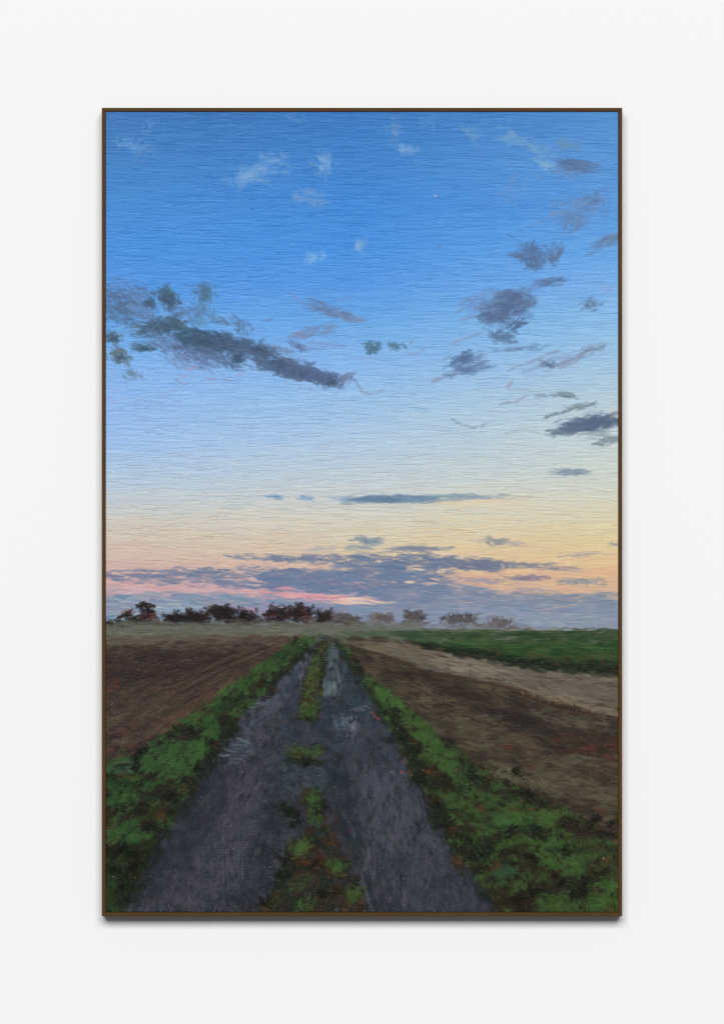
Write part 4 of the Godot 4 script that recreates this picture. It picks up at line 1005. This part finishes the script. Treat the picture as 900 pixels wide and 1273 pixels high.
func paint_accents() -> void:
	# last darks, lights and glazes
	scrub([[230, 1000], [262, 968], [300, 950], [262, 1030], [226, 1090], [170, 1134], [150, 1134], [196, 1050]], 1.6, 22, 7, NAN, 20, [rgb(36, 38, 48), rgb(42, 43, 54)], 0.3)
	scrub([[340, 980], [352, 990], [338, 1060], [310, 1134], [280, 1134], [318, 1040]], 1.4, 20, 6, NAN, 20, [rgb(36, 38, 44), rgb(40, 41, 48)], 0.3)
	scrub([[412, 950], [430, 950], [448, 1040], [468, 1134], [446, 1080], [420, 1020]], 1.6, 20, 6, NAN, 16, [rgb(32, 40, 50), rgb(36, 42, 50)], 0.32)
	scrub([[560, 1060], [600, 1100], [628, 1134], [560, 1134], [530, 1090]], 1.2, 18, 6, NAN, 24, [rgb(44, 46, 58), rgb(52, 53, 66)], 0.3)
	scrub([[290, 985], [330, 960], [318, 1040], [290, 1120], [240, 1126], [268, 1050]], 1.0, 18, 4, NAN, 16, [rgb(82, 80, 92), rgb(90, 86, 98)], 0.34, 0.06, 0.45)
	scrub([[455, 970], [505, 960], [545, 1030], [560, 1080], [500, 1120], [470, 1060]], 1.0, 18, 4, NAN, 16, [rgb(82, 82, 96), rgb(90, 88, 102)], 0.34, 0.06, 0.45)
	scrub([[128, 1056], [150, 1056], [196, 1040], [172, 1096], [150, 1138], [128, 1138]], 2.4, 10, 4.4, -60, 40, [rgb(22, 24, 18), rgb(34, 30, 22), rgb(28, 32, 22), rgb(36, 46, 28)], 0.55)
	puff(135, 1098, 6, 26, 0, 30, 12, 3, -80, 18, [rgb(42, 68, 36), rgb(38, 58, 32)], 0.5)
	var black := [rgb(14, 18, 14), rgb(20, 22, 16), rgb(26, 24, 18)]
	for p in [[490, 890], [498, 917], [514, 933], [526, 972], [539, 1000], [551, 1025], [592, 965], [557, 922], [642, 960], [656, 990], [589, 1064], [606, 1061], [660, 1068], [699, 1096], [670, 1111], [642, 1118], [717, 1093], [720, 1111], [742, 1022], [763, 1025], [674, 1036], [635, 1031], [706, 1057], [578, 1043],
			[281, 912], [267, 940], [249, 954], [217, 908], [235, 904], [210, 990], [185, 1025], [171, 1008], [164, 1064], [150, 1057], [153, 1093], [168, 1075], [139, 1082], [175, 940], [331, 848], [324, 855],
			[381, 947], [363, 1008], [370, 1018], [352, 1068], [388, 1072], [402, 1008], [352, 1086], [406, 1111], [331, 1121], [397, 844], [399, 855]]:
		var near := clampf((p[1] - 790.0) / 170.0, 0.4, 1.0)
		puff(p[0] + rng.randfn() * 2.0, p[1] + rng.randfn(), 11 * near, 6.5 * near, rng.randfn() * 25, int(22 * near), 8 * near, 3.4 * near, rng.randfn() * 40, 40, black, 0.55)
	for p in [[221, 947], [210, 938], [249, 936], [299, 855], [312, 842], [157, 1036], [153, 990], [240, 892], [330, 830], [478, 862], [486, 872], [526, 912], [540, 925], [635, 1022], [650, 1016], [681, 1018], [678, 1068], [690, 1076], [752, 1104], [745, 1126], [376, 1050], [390, 995], [421, 1078]]:
		puff(p[0], p[1], 13, 6, rng.randfn() * 20, 16, 11, 3, -20 + rng.randfn() * 30, 30, [rgb(58, 92, 46), rgb(64, 98, 50), rgb(54, 86, 42)], 0.42)
	# soil: olive lights, darker hollows
	for p in [[606, 894], [585, 905], [640, 918], [600, 925], [720, 900], [748, 902], [690, 968], [730, 975], [752, 990], [620, 965], [560, 892], [520, 850], [700, 948], [545, 870]]:
		puff(p[0], p[1], 22, 6, 8, 18, 16, 3.4, 8, 16, [rgb(94, 90, 72), rgb(86, 82, 64), rgb(100, 94, 76)], 0.34)
	for p in [[560, 860], [590, 868], [520, 838], [660, 898], [640, 892], [680, 925], [740, 930], [700, 1000], [620, 985], [730, 1035]]:
		puff(p[0], p[1], 24, 5, 14, 20, 17, 3.6, 13, 12, [rgb(40, 34, 32), rgb(46, 36, 33)], 0.4)
	# pale track: grey lights, warm lower lip
	scrub([[540, 814], [600, 824], [660, 842], [620, 846], [560, 832]], 1.6, 22, 2.6, 12, 6, [rgb(136, 130, 116), rgb(144, 138, 124), rgb(128, 122, 108)], 0.42, 0.04, 0.32)
	scrub([[660, 838], [770, 850], [770, 878], [700, 862]], 1.2, 22, 2.4, 6, 6, [rgb(94, 90, 84), rgb(112, 106, 98), rgb(102, 98, 90)], 0.42, 0.04, 0.32)
	scrub([[520, 800], [600, 812], [690, 824], [770, 828], [770, 838], [690, 834], [600, 820]], 1.4, 14, 3.2, 6, 10, [rgb(22, 30, 22), rgb(26, 36, 26)], 0.5)
	for p in [[660, 814], [708, 818], [742, 820], [725, 819], [615, 810]]:
		puff(p[0], p[1], 9, 4, 0, 12, 6, 2.2, 85, 22, [rgb(84, 64, 38), rgb(66, 66, 36)], 0.45)
	# clefts of light in the long cloud, darker cores
	for p in [[232, 396, 12], [204, 390, 10], [150, 411, 22], [166, 413, 16], [176, 404, 9], [312, 450, 10], [296, 418, 8], [194, 440, 14], [206, 446, 16], [228, 436, 8], [334, 446, 9], [226, 378, 8], [280, 392, 12]]:
		for k in 3:
			dab(p[0] + rng.randfn() * 3.0, p[1] + rng.randfn() * 1.6, p[2], 2.4, rng.randfn() * 14, any([rgb(138, 184, 236), rgb(122, 172, 232)]), 0.5)
	for p in [[210, 374, 7], [186, 378, 5], [256, 426, 12], [240, 420, 9], [278, 432, 12], [296, 446, 6], [205, 408, 9], [322, 434, 8], [142, 420, 6], [178, 433, 6], [150, 444, 7], [346, 452, 10], [370, 464, 10], [412, 476, 6]]:
		puff(p[0], p[1], p[2], p[2] * 0.6, 14, 14, 8, 3.4, 20, 40, [rgb(60, 80, 104), rgb(66, 84, 112)], 0.42)


func paint_glints_and_specks() -> void:
	# glints off the canvas tooth painted as pale flecks; grit, lint, small pits too
	for k in 420:  # pale raised flecks standing for the glints on the dark ground
		var y := 1133.0 - pow(rng.randf(), 1.2) * 330.0
		var x := rng.randf_range(134, 768)
		dab(x, y, rng.randf_range(1.2, 2.8), 1.0, rng.randf_range(0, 180), any([rgb(150, 148, 142), rgb(128, 124, 118), rgb(176, 172, 160), rgb(140, 126, 100)]), rng.randf_range(0.35, 0.9), 0.02, 0.0, 1.4)
	for k in 70:
		dab(rng.randf_range(134, 768), rng.randf_range(140, 760), rng.randf_range(1.2, 3.2), 1.0, rng.randf_range(-40, 40), any([rgb(60, 84, 120), rgb(170, 200, 226), rgb(90, 110, 140)]), rng.randf_range(0.3, 0.7), 0.02, 0.0, 1.2)
	dab(542, 243, 6, 2, 15, rgb(206, 216, 224), 0.9, 0.02, 0.0, 1.4)
	dab(544, 245, 5, 1.4, 15, rgb(40, 60, 96), 0.8)
	dab(546, 306, 4, 2.4, 60, rgb(110, 110, 120), 0.8)
	dab(386, 203, 7, 2, 50, rgb(150, 170, 190), 0.7)
	dab(389, 205, 6, 1.2, 50, rgb(90, 100, 120), 0.6)
	dab(314, 260, 4, 1.4, 0, rgb(30, 50, 80), 0.8)
	dab(750, 1067, 3, 1.8, 80, rgb(176, 168, 140), 0.8)
